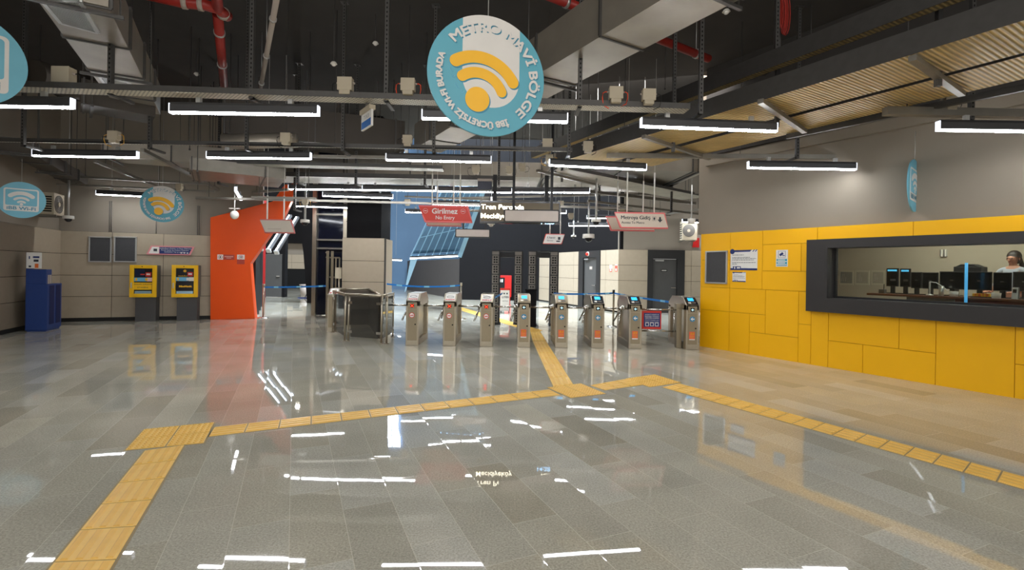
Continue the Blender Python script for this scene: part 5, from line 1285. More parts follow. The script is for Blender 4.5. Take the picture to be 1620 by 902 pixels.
rail('trim_2', None, None, WY.p(su, 4.72, 0.06), WY.p(SE+3, 4.72, 0.06), 0.06, 1.75, M_ceil)['kind'] = 'structure'
# thin rails that cross the hall further back
for (q0, q1, z, w_, lab) in (((560, 296), (905, 303), 3.5, 0.06, 'pale rail running just above the unbroken line of lamps'), ((640, 311), (930, 322), 3.3, 0.04, 'thin rail between the lamp line and the red No Entry sign'),
        ((700, 314), (1105, 305), 3.5, 0.05, 'thin rail rising to the right behind the lit display posts'), ((905, 300), (1100, 322), 3.4, 0.07, 'pale rail sloping down to the right above the access signs'),
        ((590, 300), (500, 330), 3.4, 0.04, 'thin rail running away over the black box of the stone column'), ((1118, 330), (960, 352), 3.2, 0.05, 'lowest thin rail by the right hand air conditioner'),
        ((225, 237), (345, 300), 3.5, 0.06, 'diagonal rail over the small round hanging disc'), ((150, 255), (262, 300), 3.5, 0.06, 'diagonal rail left of the small round hanging disc'),
        ((310, 313), (1000, 329.5), 3.02, 0.05, 'thin rail carrying the hanging signs, crossing behind the lamp line'),
        ((930, 318), (1118, 340), 3.1, 0.05, 'thin rail behind the access signs'), ((905, 326), (1060, 341), 3.1, 0.04, 'lower thin rail behind the access signs'),
        ((960, 246), (1386, 249), 3.40, 0.07, 'slotted rail ending before the taupe wall over the second lamp row'),
        ((1400, 176), (1700, 182), 3.36, 0.09, 'slotted rail above the lamp at the right edge'),
        ((108, 279), (330, 291), 3.45, 0.05, 'thin rail above the small round hanging disc'), ((400, 304), (456, 300), 3.1, 0.05, 'short arm reaching left from the unbroken lamp line'),
        ((90, 291), (340, 303), 3.3, 0.04, 'lower thin rail above the small round hanging disc'), ((460, 247), (700, 250), 3.42, 0.05, 'slim rail just above the mesh trays')):
    rail('steel_rail', lab, 'rail', H(*q0, z), H(*q1, z), w_, w_, M_galv)
# pipes
def pipe(label, q0, q1, z, r, m, ext0=0.0, ext1=0.0, name='ceiling_pipe'):
    p0, p1 = H(*q0, z), H(*q1, z); d = (p1-p0).normalized(); p0 = p0-d*ext0; p1 = p1+d*ext1
    t = thing(name, label, 'pipe', p0); b = MB(); b.cyl(p0, p1, r, n=18); b.build('pipe_run', m, parent=t, world=True)
    L = (p1-p0).length; k = 0.6
    while k < L:
        c = p0+d*k; b = MB(); b.cyl(c-d*0.02, c+d*0.02, r+0.012, n=18); b.cyl(c+Vector((0, 0, r)), Vector((c.x, c.y, CEIL)), 0.006, n=6); b.build('pipe_clamp', M_alu, parent=t, world=True); k += 1.3
    return t, p0, d
tp_, p0_, d_ = pipe('red sprinkler pipe with an elbow running away at the upper left', (344.5, 22), (355, 141), 4.85, 0.065, M_redp)
b = MB(); cc = H(344.5, 14, 4.85); b.tube([cc+Vector((0.02, 0.2, 0)), cc, cc+Vector((-0.12, -0.1, 0)), cc+Vector((-0.35, -0.14, 0)), cc+Vector((-0.9, -0.3, 0.05))], 0.068, 12); b.cyl(cc, cc-d_*1.5, 0.065, n=16)
b.build('elbow', M_redp, parent=tp_, world=True)
for o_ in (Vector((-0.16, -0.1, 0)), Vector((0.0, 0.12, 0)), Vector((-0.34, -0.14, 0))):
    b = MB(); dd = d_ if o_.y > 0 else Vector((-0.95, -0.3, 0)).normalized(); b.cyl(cc+o_-dd*0.03, cc+o_+dd*0.03, 0.08, n=16); b.build('coupling', M_grayface, parent=tp_, world=True)
pipe('pale slanting pipe high beside the second hanger from the left', (438, -4), (411, 146), 4.7, 0.035, M_grayface, name='pale_pipe')
pipe('rusty red pipe crossing high above the pale duct', (886, 0), (1121, 93), 4.9, 0.06, M_redp, 0.5, 0)
# hangers
def hanger(px, py, D, label, w_=0.045, m=None, zt=CEIL):
    p = W(px, py, D); L = zt-p.z; b = MB(); b.box(-w_/2, w_/2, -w_/2, w_/2, 0, L, 0)
    k = 0.03
    while k < L and k < 2.6: b.box(-w_*0.16, w_*0.16, -w_/2-0.001, -w_/2+0.001, k, k+0.022, 1); k += 0.05
    b.box(-0.06, 0.06, -0.06, 0.06, L-0.01, L, 0); b.box(-w_/2, w_/2, -0.02, 0.32, -0.0, 0.03, 0)
    return tag(b.build('channel_hanger', [m or M_rail, M_hole], loc=p), label, 'hanger', 'slotted channel hangers')
for px, py, D, lab in ((175, 150, 5.42, 'hanger of the nearest tray in front of the grilled duct'), (398, 157, 5.45, 'hanger of the nearest tray left of the pale slanting pipe'), (611, 161, 5.5, 'hanger of the nearest tray left of the large disc'), (917, 170, 5.6, 'hanger of the nearest tray right of the large disc'), (1108, 181, 5.65, 'hanger at the right end of the nearest tray'),
                       (237, 236, 7.55, 'hanger of the second tray right of the grilled duct'), (390, 238, 7.6, 'hanger of the second tray below the left lamp'), (542, 240, 7.65, 'hanger of the second tray beside the junction box'), (686, 242, 7.7, 'hanger of the second tray at the left rim of the large disc'), (900, 246, 7.7, 'hanger at the right end of the second tray'), (37, 232, 7.5, 'hanger of the second tray behind the large left disc'),
                       (563, 292, 10.0, 'hanger of the wide mesh tray, middle one'), (672, 293, 10.0, 'hanger of the wide mesh tray under the large disc'), (789, 293, 10.0, 'hanger of the wide mesh tray above the lit display'), (471, 290, 10.0, 'hanger of the wide mesh tray, left one'), (466, 333, 10.6, 'slotted hanger ending low beside the dome camera pole'), (346, 292, 10.2, 'hanger over the top of the orange portal'),
                       (1066, 190, 7.0, 'hanger behind the ribbed trays near the rusty pipe'), (1261, 251, 7.6, 'hanger before the taupe wall above the second lamp row'), (1536, 190, 5.6, 'hanger above the lamp at the right edge'), (948, 332, 12.5, 'hanger beyond the dome cameras'), (1062, 336, 12.0, 'hanger behind the access signs'), (1228, 104, 5.9, 'hanger with a coil of red cable at the upper right')):
    hanger(px, py, D, lab)
# coil of red cable
p = W(1238, 22, 6.0); b = MB()
for k in range(9):
    r_ = 0.05+0.012*k; b.tube([p+Vector((r_*0.35*math.sin(2*pi*i/16)+0.01*k-0.04, 0.02*math.cos(k), -0.26*math.cos(2*pi*i/16)*(0.6+0.05*k))) for i in range(17)], 0.007, 6)
tag(b.build('cable_coil', MATS['red painted pipe']), 'coil of thin red cable hung on a channel at the upper right', 'cable')
# thin rods from the ceiling
for px, py, D, lab in ((208, 55, 7.4, 'rod beside the grilled duct'), (249, 140, 9.0, 'rod behind the nearest tray at the left'), (530, 235, 7.9, 'twin thin rod left of the second tray hanger'), (300, 235, 8.5, 'rod under the nearest lamp at the left'), (1283, 62, 7.5, 'rod far behind the ribbed trays'), (1052, 140, 8.5, 'rod below the rusty pipe')):
    p = W(px, py, D); b = MB(); b.cyl((0, 0, 0), (0, 0, CEIL-p.z), 0.007, n=6); b.cyl((0, 0, -0.03), (0, 0, 0), 0.014, n=6)
    tag(b.build('threaded_rod', M_rail, loc=p), 'thin threaded '+lab, 'rod', 'threaded rods')
# loop detectors, sprinkler heads on the ceiling
for px, py, D, lab in ((311, 115, 9.5, 'small white detector on the black ceiling right of the grilled duct'), (594, 66, 8.0, 'tiny white sprinkler head above the nearest tray'), (528, 98, 7.3, 'small white fitting on a rod above the nearest tray'), (1149, 15, 6.3, 'white detector beside the pale duct at the top')):
    p = W(px, py, D); b = MB(); b.cyl(p, (p.x, p.y, CEIL), 0.006, n=6, m=1); b.cyl(p-Vector((0, 0, 0.03)), p, 0.05, 0.03, 16); b.ball(p-Vector((0, 0, 0.03)), 0.035)
    tag(b.build('ceiling_detector', [M_white, M_rail]), lab, 'detector')
# junction boxes
def jbox(px, py, D, label, s=1.0, cab=0, rz=0.0):
    p = W(px, py, D); t = thing('junction_box', label, 'junction box', p, rz, 'beige junction boxes along the trays')
    k = 0.075*s
    b = MB(); b.box(-k, k, -k*0.55, k*0.55, -k*0.9, k*0.9); b.box(-k*0.75, k*0.75, -k*0.62, k*0.45, -k*1.5, -k*0.9); b.build('box', M_jbox, parent=t, bevel=0.006)
    b = MB(); b.box(-k*1.03, k*1.03, -k*0.62, -k*0.5, -k*0.92, k*0.92); b.build('lid', M_jbox, parent=t, bevel=0.004)
    if D > 7.45:
        b = MB(); b.cyl((0, 0, k), (0, 0, CEIL-p.z), 0.004, n=5); b.build('support_rod', M_rail, parent=t)
    for sg in (-1, 1):
        b = MB(); b.cyl((k*sg, 0, k*0.2), (k*1.3*sg, 0, k*0.2), k*0.17, k*0.12, 10); b.build('cable_gland', M_grayface, parent=t)
        if cab == 0 and (sg < 0) == (int(px) % 2 == 0): continue
        e_ = random.uniform(1.3, 2.4); f_ = random.uniform(1.5, 2.2)
        b = MB(); b.tube([(k*1.25*sg, 0, k*0.2), (k*1.5*sg, 0, k*0.24), (k*(1.3+e_*0.35)*sg, 0, k*0.05), (k*(1.2+e_*0.45)*sg, 0, -k*0.6), (k*(1.1+e_*0.4)*sg, 0.02, -k*f_*0.8), (k*0.9*sg, 0.03, -k*f_)], k*0.06 if cab == 0 else k*0.075, 6)
        b.build('cable', (M_cable, M_orcab, M_yecab)[cab], parent=t)
for a in ((102, 120, 5.4, 'big junction box on the nearest tray beside the large left disc', 1.25, 0), (547, 134, 5.45, 'junction box on the nearest tray above the second lamp', 1.05, 0), (646, 135, 5.45, 'junction box with an orange cable just left of the large disc', 1.0, 1), (974, 148, 5.55, 'junction box with looping red cables right of the large disc', 1.0, 1), (1026, 151, 5.55, 'junction box at the right end of the nearest tray', 0.95, 0),
          (181, 215, 7.5, 'junction box with yellow cables on the second tray at the left', 1.0, 2), (453, 218, 7.6, 'junction box on the second tray above the portal', 1.0, 0), (645, 221, 7.7, 'junction box on the second tray left of the bright duct end', 0.95, 0), (866, 227, 7.8, 'junction box on the second tray right of the large disc', 1.0, 0), (930, 231, 7.9, 'junction box at the right end of the second tray', 1.0, 0),
          (1544, 38, 4.9, 'large junction box with a red cable on the ribbed tray at the upper right', 1.6, 1), (1502, 160, 5.6, 'junction box under the ribbed trays above the right lamp', 0.95, 0), (753, 267, 10, 'dark-looking junction box on the wide mesh tray', 1.0, 0), (806, 268, 10, 'junction box over the lit display', 0.9, 0), (826, 264, 10, 'junction box left of the second lamp row at the centre', 0.9, 0), (869, 250, 8.2, 'small junction box over the lamp end at the centre', 0.8, 2),
          (483, 318, 10.4, 'junction box with yellow cables on the dome camera pole', 0.8, 2), (284, 295, 11.4, 'junction box behind the small round disc', 0.9, 0), (887, 322, 12, 'junction box behind the blank display', 0.9, 0), (903, 341, 13, 'far junction box near the dome cameras', 0.9, 0), (984, 333, 13, 'far junction box left of the access sign poles', 0.9, 0), (645, 319, 12, 'far junction box before the blue wall', 0.9, 0)):
    jbox(*a)

# ================================================================ HANGING DISCS
def arc_band(b, cx, cz, r0, r1, a0, a1, y0, y1, m, n=26):
    outer = [(cx+r1*math.cos(a0+(a1-a0)*i/n), cz+r1*math.sin(a0+(a1-a0)*i/n)) for i in range(n+1)]
    inner = [(cx+r0*math.cos(a0+(a1-a0)*i/n), cz+r0*math.sin(a0+(a1-a0)*i/n)) for i in range(n+1)]
    for i in range(n):
        b.prism([inner[i], outer[i], outer[i+1], inner[i+1]], y0, y1, 'y', m)
    for a, s_ in ((a0, 1), (a1, -1)):
        rm = (r0+r1)/2; rr = (r1-r0)/2; b.prism([(cx+rm*math.cos(a)+rr*math.cos(2*pi*i/18), cz+rm*math.sin(a)+rr*math.sin(2*pi*i/18)) for i in range(18)], y0+0.0002, y1-0.0002, 'y', m)
def disc(label, px, py, D, R, rz, design, tilt=0.0, wire_top=None):
    p = W(px, py, D); t = thing('hanging_disc_sign', label, 'sign', p, rz)
    t.rotation_euler = (0, tilt, rz)
    b = MB(); oct_disc(b, (0, 0), R, -0.008, 0.008, 0, 64); b.build('disc_board', [M_teal if design == 'metro' else M_tealbr], parent=t)
    Y = -0.009
    if design == 'metro':
        b = MB(); cx, r_ = 0.06*R, 0.49*R; cz = -0.03*R
        poly = [(cx+r_*math.cos(pi+pi*i/20), cz+r_*math.sin(pi+pi*i/20)) for i in range(21)]
        x1_, x0_ = cx+r_, cx-r_; zt1, zt0 = math.sqrt(R*R-x1_**2), math.sqrt(R*R-x0_**2)
        a1_, a0_ = math.atan2(zt1, x1_), math.atan2(zt0, x0_)
        poly += [(R*math.cos(a1_+(a0_-a1_)*i/14), R*math.sin(a1_+(a0_-a1_)*i/14)) for i in range(15)]
        b.prism(poly, Y-0.001, Y+0.001, 'y'); b.build('white_panel_print', M_signw, parent=t)
        dx, dz_ = -0.17*R, -0.41*R
        for m_, off, yy in ((M_tealdk, 0.02*R, 0.0), (M_amber, 0.0, -0.002)):
            b = MB()
            arc_band(b, dx+off, dz_-off, 0.60*R, 0.80*R, math.radians(30), math.radians(122), Y-0.003+yy, Y+yy, 0)
            arc_band(b, dx+off, dz_-off, 0.355*R, 0.53*R, math.radians(22), math.radians(126), Y-0.003+yy, Y+yy, 0)
            b.prism([(dx+off+0.205*R*math.cos(2*pi*i/30), dz_-off+0.205*R*math.sin(2*pi*i/30)) for i in range(30)], Y-0.003+yy, Y+yy, 'y')
            b.build('wifi_mark' if off == 0 else 'wifi_mark_shade', m_, parent=t)
        b = MB()
        layers = [(0, 0.022*R, 0, 0.0), (0, 0.014*R, 0, -0.0004)]
        layers += [(1, dx_*R, dz2*R, -0.002-0.0003*q_) for q_, (dx_, dz2) in enumerate(((0, 0), (0.008, 0), (-0.008, 0), (0, 0.008), (0, -0.008)))]
        for m_, ox, oz, yy in layers:
            o_ = (ox, Y-0.0025+yy, -ox+oz if m_ == 0 else oz)
            b.text('METRO MAV\u0130 B\u00d6LGE', 0.215*R, o_, width=0.74*R*math.radians(186), bend=(0.735*R, math.radians(139)), m=m_)
            b.text('\u0130BB \u00dcCRETS\u0130Z WI-FI BURADA', 0.14*R, o_, width=0.76*R*math.radians(138), bend=(0.765*R, math.radians(-64)), m=m_)
        b.build('ring_lettering', [M_tealdk, M_signw], parent=t, recalc=False)
        b = MB()
        for k in range(7):
            a_ = math.radians(175+k*13); q_ = Vector((0.62*R*math.cos(a_), Y-0.001, 0.62*R*math.sin(a_)+0.12*R)); b.beam(q_, q_+Vector((0.03*R, 0, 0.04*R*(-1)**k)), 0.001, 0.008*R, up=(0, 1, 0)); b.beam(q_, q_+Vector((-0.02*R, 0, 0.05*R)), 0.001, 0.008*R, up=(0, 1, 0))
        b.build('faint_doodles', MATS['pale belt print'], parent=t)
    else:
        q_ = 0.62*R
        b = MB(); w_, h_ = 0.70*R, 0.62*R
        def rr(x0, x1, z0, z1, r, n=6):
            out = []
            for (cx_, cz_, a0) in ((x1-r, z1-r, 0), (x0+r, z1-r, pi/2), (x0+r, z0+r, pi), (x1-r, z0+r, 1.5*pi)):
                out += [(cx_+r*math.cos(a0+pi/2*i/n), cz_+r*math.sin(a0+pi/2*i/n)) for i in range(n+1)]
            return out
        b.prism(rr(-w_, w_, -h_, h_, 0.1*R), Y-0.001, Y+0.001, 'y', 0)
        b.prism(rr(-w_+0.07*R, w_-0.07*R, -h_+0.30*R, h_-0.07*R, 0.07*R), Y-0.003, Y-0.001, 'y', 1)
        for r0, r1 in ((0.14, 0.24), (0.33, 0.45), (0.55, 0.75)):
            arc_band(b, 0, -0.28*R, r0*R, r1*R, math.radians(48), math.radians(132), Y-0.005, Y-0.003, 0, 16)
        b.prism([(0.07*R*math.cos(2*pi*i/16), -0.24*R+0.07*R*math.sin(2*pi*i/16)) for i in range(16)], Y-0.005, Y-0.003, 'y', 0)
        b.text('iBB Wi-Fi', 0.25*R, (0, Y-0.004, -0.55*R), align='CENTER', width=1.15*R, bold=0.006*R, m=2)
        b.build('wifi_card_print', [M_signw, M_tealbr, M_tealdk], parent=t, recalc=False)
    zt = CEIL-p.z if wire_top is None else wire_top
    b = MB(); b.cyl((0, 0, R-0.03), (0, 0, zt), 0.0035, n=6); b.build('wire', M_alu, parent=t)
    if tilt: 
        pass
    return t
def facecam(px, py, D): p = W(px, py, D); return math.atan2(-p.x, p.y)
disc('large round blue and white disc with a yellow wifi mark hanging at the top centre', 771, 121, 3.5, 0.426, 0.30, 'metro')
disc('small round blue and white disc with a yellow wifi mark hanging at the left', 257, 323, 11.6, 0.425, facecam(257, 323, 11.6), 'metro')
disc('light blue wifi card disc hanging before the air conditioner at the left', 34, 316.5, 8.9, 0.325, facecam(34, 316, 8.9), 'wifi')
disc('large light blue disc cut by the left edge of the photo', -62, 88, 4.4, 0.43, facecam(-62, 88, 4.4)+0.05, 'wifi')
disc('light blue wifi disc seen almost edge-on before the taupe wall', 1446, 294, 7.0, 0.37, facecam(1446, 294, 7)+math.radians(79), 'wifi', tilt=0.05, wire_top=0.78)

# ================================================================ HANGING BOARDS AND DISPLAYS
def board(name, label, px0, px1, py0, py1, D, skew, face, edge, poles, ztop, th=0.05, edge_w=0.035, grp=None):
    p = W((px0+px1)/2, (py0+py1)/2, D); hw = (px1-px0)/2/F0*D; hh = (py1-py0)/2/F0*D-abs((px1-px0)*SR)/2/F0*D*0.0
    t = thing(name, label, 'sign', p, 0, grp); s_ = skew*hh
    def para(hw, hh, s_, r=0.03):
        P_ = [(-hw+max(0, s_)+0, -hh), (hw+min(0, s_)*1.0, -hh), (hw-max(0, s_), hh), (-hw-min(0, s_), hh)] if True else None
        out = []
        n = len(P_)
        for i in range(n):
            a = Vector(P_[i]); pr = Vector(P_[i-1]); nx = Vector(P_[(i+1) % n]); u_ = (pr-a).normalized(); v_ = (nx-a).normalized()
            for k in range(5):
                q_ = k/4; out.append(tuple(a+u_*r*(1-q_)**2+v_*r*q_**2))
        return out
    b = MB(); b.prism(para(hw, hh, s_), -th/2, th/2, 'y'); b.build('edge_frame', edge, parent=t)
    b = MB(); b.prism(para(hw-edge_w*1.2, hh-edge_w, s_*(hh-edge_w)/hh, 0.02), -th/2-0.003, -th/2, 'y'); b.build('face', face, parent=t)
    for px in poles:
        x = (px-CX)/F0*D-p.x; b = MB(); b.cyl((x, 0, hh), (x, 0, ztop-p.z), 0.014, n=10); b.cyl((x, 0, ztop-p.z), (x, 0, CEIL-p.z), 0.004, n=6); b.build('pole', M_white, parent=t)
    return t, hw, hh
t, hw, hh = board('hanging_sign', 'red slanted hanging sign reading Girilmez and No Entry', 661.5, 748, 325, 352.5, 9.6, 0.0, M_signred, M_pink, (682, 726), 3.34)
# slanted outline: replace with a trapezoid like the photo
def quad_sign(t, pts_f, pts_e, face, edge, th=0.05):
    for ch in kids(t):
        if ch.name.startswith('face') or ch.name.startswith('edge_frame'): bpy.data.objects.remove(ch)
    b = MB(); b.prism(pts_e, -th/2, th/2, 'y'); b.build('edge_frame', edge, parent=t, bevel=0.02)
    b = MB(); b.prism(pts_f, -th/2-0.004, -th/2, 'y'); b.build('face', face, parent=t)
def slant(hw, hh, sl, e=0.0, drop=0.0, sr=None):
    """parallelogram leaning so the top edge starts further left; sl = shift of the bottom edge"""
    sr = sl if sr is None else sr
    return [(-hw+sl+e, -hh+e), (hw-e*0.6, -hh+e), (hw-sr-e, hh-e), (-hw+e*0.6, hh-e)]
quad_sign(t, slant(hw, hh, 0.13, 0.03, sr=0.09), slant(hw, hh, 0.13, sr=0.09), M_signred, M_pink)
b = MB(); b.text('Girilmez', 0.145, (-0.01, -0.031, 0.005), align='CENTER', width=0.50, bold=0.003); b.text('No Entry', 0.10, (0.0, -0.031, -0.105), align='CENTER', width=0.37, bold=0.001)
for sx in (-0.385, 0.345):
    for i in range(24):
        a0, a1 = 2*pi*i/24, 2*pi*(i+1)/24; b.beam((sx+0.045*math.cos(a0), -0.031, 0.055+0.045*math.sin(a0)), (sx+0.045*math.cos(a1), -0.031, 0.055+0.045*math.sin(a1)), 0.003, 0.008, up=(0, 1, 0))
    b.box(sx-0.027, sx+0.027, -0.032, -0.029, 0.050, 0.061)
b.build('sign_lettering', M_signw, parent=t, recalc=False)
t, hw, hh = board('hanging_sign', 'blank white slanted sign half hidden below the red No Entry sign', 672, 731, 344, 358.5, 10.2, 0.0, M_card, M_pink, (690, 716), 3.3)
quad_sign(t, slant(hw, hh, 0.05, 0.02), slant(hw, hh, 0.05), mat('cream sign face', (220, 208, 190), 0.5), M_pink)
t, hw, hh = board('hanging_sign', 'blank white slanted sign with a pink edge hanging before the portal opening', 411, 467.5, 347, 369.5, 9.6, 0.0, M_signw, M_pink, (421.5, 448), 2.86)
quad_sign(t, slant(hw, hh, 0.10, 0.025, sr=0.07), slant(hw, hh, 0.10, sr=0.07), mat('dull white sign face', (176, 166, 152), 0.55), mat('dull pink edge', (186, 98, 92), 0.5))
b = MB(); b.box(-0.18, 0.08, -0.031, -0.029, -0.055, -0.05); b.build('faint_line', M_grey, parent=t)
pr0 = W(398, 312, 9.6); pr1 = W(500, 314, 9.6)
rail('steel_rail', 'short rail from which the blank white sign hangs by the portal', 'rail', pr0, pr1, 0.04, 0.04, M_galv)
t, hw, hh = board('hanging_sign', 'blank slanted sign half hidden behind the Access To Metro sign', 957.5, 1036, 342.5, 366, 10.4, 0.0, M_signw, M_pink, (975.5, 1016), 3.4)
quad_sign(t, slant(hw, hh, 0.11, 0.03, sr=0.06), slant(hw, hh, 0.11, sr=0.06), mat('warm white sign face', (204, 190, 174), 0.55), M_pink)
t, hw, hh = board('hanging_sign', 'white slanted hanging sign with a pink edge reading Metroya Gidis and Access To Metro', 971, 1057.5, 336, 362, 9.5, 0.0, M_signw, M_pink, (990.5, 1033.5), 3.4)
quad_sign(t, slant(hw, hh, 0.12, 0.03, sr=0.07), slant(hw, hh, 0.12, sr=0.07), mat('warm white sign face', (204, 190, 174), 0.55), M_pink)
b = MB(); [b.text('Metroya Gidi\u015f', 0.10, (-0.395+q_*0.003, -0.031-0.0004*q_, 0.02), width=0.56) for q_ in range(3)]; [b.text('Access To Metro', 0.065, (-0.385+q_*0.002, -0.031-0.0004*q_, -0.065), width=0.44) for q_ in range(2)]
b.prism([(0.355, -0.035), (0.405, 0.02), (0.375, 0.02), (0.37, 0.07), (0.34, 0.07), (0.335, 0.02), (0.305, 0.02)], -0.033, -0.029, 'y')
for (a, c) in (((0.21, -0.005), (0.21, 0.075)), ((0.28, -0.005), (0.28, 0.075)), ((0.21, -0.005), (0.28, -0.005)), ((0.21, 0.075), (0.28, 0.075))): b.beam((a[0], -0.031, a[1]), (c[0], -0.031, c[1]), 0.003, 0.005, up=(0, 1, 0))
b.box(0.228, 0.262, -0.033, -0.029, 0.02, 0.06); b.box(0.235, 0.242, -0.033, -0.029, 0.005, 0.02); b.box(0.248, 0.255, -0.033, -0.029, 0.005, 0.02)
b.build('sign_lettering', M_txt, parent=t, recalc=False)
t, hw, hh = board('hanging_sign', 'small white slanted sign with a red edge hanging behind the lit display', 858.5, 893.5, 370, 386.5, 12.0, 0.0, M_signw, M_pink, (869, 885.5), 3.0)
sm_ = [(x, z) for x, z in slant(hw, hh, 0.06, 0.0)]
quad_sign(t, [(-x, z) for x, z in slant(hw, hh, 0.07, 0.018)], [(-x, z) for x, z in slant(hw, hh, 0.07)], M_signw, mat('red sign edge', (208, 60, 48), 0.5))
b = MB(); b.text('K Asans\u00f6r', 0.07, (-0.16, -0.032, 0.01), width=0.2, bold=0.001); b.text('Elevator', 0.045, (-0.16, -0.032, -0.055), width=0.15); b.box(0.1, 0.16, -0.033, -0.03, -0.02, 0.05); b.box(0.06, 0.15, -0.033, -0.03, -0.07, -0.04)
b.build('sign_lettering', M_txt, parent=t, recalc=False)
# the lit departure display
D = 9.9; pA, pB = W(759, 317, D), W(886, 358, D); cz = (pA.z+pB.z)/2+0.02; cxx = (pA.x+pB.x)/2; hw = (pB.x-pA.x)/2; hh = (pA.z-pB.z)/2-0.02
t = thing('departure_display', 'black departure display with lit Turkish lettering behind the blank grey board', 'display', (cxx, D, cz))
b = MB(); b.box(-hw, hw, 0, 0.12, -hh, hh); b.build('display_case', M_panelb, parent=t, bevel=0.006)
b = MB(); b.box(-hw+0.03, hw-0.03, -0.004, 0, -hh+0.04, hh-0.04); b.build('display_face', M_dispf, parent=t)
for tx_, sz_, x_, z_, bo_, wd_ in (('Tren Peronda', 0.135, -hw+0.03, 0.055, 0.0015, 0.86), ('Mecidiyek\u00f6y', 0.135, -hw+0.03, -0.125, 0.0015, 0.72), ('1dk', 0.115, hw-0.30, -0.10, 0.001, 0.17)):
    b = MB(); b.text(tx_, sz_, (x_, -0.008, z_), bold=bo_, width=wd_); b.build('display_lettering', M_dispt, parent=t, recalc=False)
b = MB(); b.text('14:28', 0.12, (hw-0.38, -0.008, -0.23), bold=0.002, width=0.26); b.build('display_clock', M_dispb, parent=t, recalc=False)
for px in (781, 863):
    x = (px-CX)/F0*D-cxx; b = MB(); b.box(x-0.04, x+0.04, 0.03, 0.09, hh, 3.40-cz); b.build('post', M_blackm, parent=t)
t, hw, hh = board('blank_display', 'blank grey display board hanging in front of the lit departure display', 797, 885, 332, 352.5, 9.3, 0, M_grayface, M_blackm, (), 3.4, th=0.10, edge_w=0.022)
for px in (811, 871):
    x = (px-CX)/F0*9.3-t.location.x; b = MB(); b.box(x-0.025, x+0.025, -0.03, 0.03, hh, CEIL-t.location.z); b.build('post', M_blackm, parent=t)
t, hw, hh = board('blank_display', 'small blank grey display board hanging below and behind the red sign', 720.5, 775.5, 362.5, 376, 12.3, 0, M_grayface, M_blackm, (), 3.4, th=0.10, edge_w=0.02)
for px in (732, 767):
    x = (px-CX)/F0*12.3-t.location.x; b = MB(); b.box(x-0.02, x+0.02, -0.02, 0.02, hh, 3.05-t.location.z); b.build('post', M_blackm, parent=t)
rail('steel_rail', 'rail from which the small blank grey display hangs', 'rail', W(715, 333, 12.3), W(782, 334, 12.3), 0.05, 0.05, M_galv)
p = W(767, 293, 9.9); t = thing('display_housing', 'small dark box with a pale top edge on the lamp line above the lit display', 'housing', p)
b = MB(); b.box(-0.14, 0.14, -0.05, 0.15, -0.10, 0.07); b.build('housing_body', mat('dark blue housing', (26, 30, 50), 0.4), parent=t, bevel=0.004)
b = MB(); b.box(-0.145, 0.145, -0.06, 0.155, 0.07, 0.12); b.build('pale_top', M_grayface, parent=t)
# exit sign hung sideways
p = W(581, 185, 5.6); t = thing('emergency_exit_sign', 'small blue and white emergency exit sign hung sideways under the nearest tray', 'sign', p, math.radians(126))
b = MB(); b.box(-0.16, 0.16, -0.012, 0.012, -0.13, 0.05); b.build('sign_plate', M_card, parent=t)
b = MB()
for yy in (-0.014, 0.012): b.box(-0.15, 0.15, yy, yy+0.002, -0.12, -0.04)
b.build('blue_print', mat('mid blue print', (40, 100, 170), 0.5), parent=t)
b = MB()
for yy in (-0.014, 0.012): b.text('EXIT', 0.06, (0, yy, -0.02), align='CENTER', width=0.16)
b.build('sign_lettering', M_txt, parent=t, recalc=False)
b = MB(); b.box(-0.16, 0.16, -0.035, 0.035, 0.05, 0.10); b.build('lamp_housing', M_jbox, parent=t)
b = MB(); b.box(-0.02, 0.02, -0.02, 0.02, 0.10, 3.36-p.z); b.build('bracket', M_grey, parent=t)

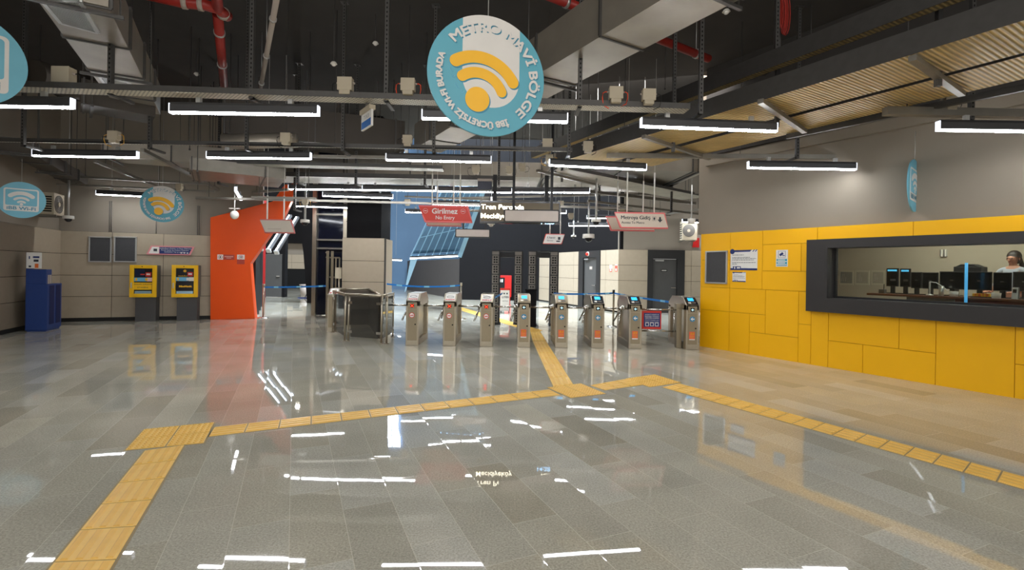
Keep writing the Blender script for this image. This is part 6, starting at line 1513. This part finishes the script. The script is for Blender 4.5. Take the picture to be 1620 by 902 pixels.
# ================================================================ DOME CAMERAS
def dome(label, px, py, D, ztop, s=1.0, dark=True):
    p = W(px, py, D); t = thing('dome_camera', label, 'camera', p, 0, 'dome cameras on poles')
    b = MB(); b.cyl((0, 0, 0.05*s), (0, 0, ztop-p.z), 0.022, n=12); b.cyl((0, 0, ztop-p.z), (0, 0, (CEIL if D < 15 else 12.45)-p.z), 0.005, n=6); b.build('pole', M_alu, parent=t)
    b = MB(); b.cyl((0, 0, -0.02*s), (0, 0, 0.05*s), 0.105*s, 0.10*s, 24); b.build('housing', M_white, parent=t, bevel=0.004)
    b = MB(); b.ball((0, 0, -0.02*s), 0.07*s, z0=-1.0); b.build('dome', M_panelb if dark else M_white, parent=t)
dome('dome camera on a long pole beside the air conditioner at the left', 108, 345, 11.0, 3.5)
dome('dome camera on a short pole between the portal and the lift shaft', 482.5, 351, 10.4, 3.1, 0.9)
dome('dome camera on a thick pole left of the Access To Metro sign', 943, 350, 10.2, 3.4, 0.95)
dome('larger white dome camera hanging lowest, left of the Access To Metro sign', 931, 375, 11.5, 3.2, 1.35)
dome('small white dome camera at the right end of the small blank display', 777, 354, 11.0, 3.1, 0.8, False)
dome('tiny dome camera before the black upper wall', 907.5, 374, 16, 3.1, 0.8)
p = W(371, 340, 12.4); b = MB(); b.ball(p, 0.11, sc=(1, 0.6, 1)); b.cyl(p+Vector((0, 0, .1)), p+Vector((0, 0, 0.16)), 0.02); b.box(p.x-0.12, p.x+0.12, p.y-0.04, p.y+0.04, p.z+0.15, p.z+0.17); b.cyl(p+Vector((0, 0, .17)), (p.x, p.y, 3.55), 0.012)
tag(b.build('globe_lamp', M_white), 'round white globe fitting hung above the left top of the orange portal', 'lamp')
p = W(1094, 350, 10.2); t = thing('ceiling_speaker', 'white drum shaped fitting on a pole beside the taupe wall corner', 'speaker', p)
b = MB(); b.cyl((0, 0, -0.05), (0, 0, 0.05), 0.07, 0.08, 20); b.build('drum', M_white, parent=t)
b = MB(); b.cyl((0, 0, 0.05), (0, 0, 3.3-p.z), 0.015); b.build('pole', M_alu, parent=t)
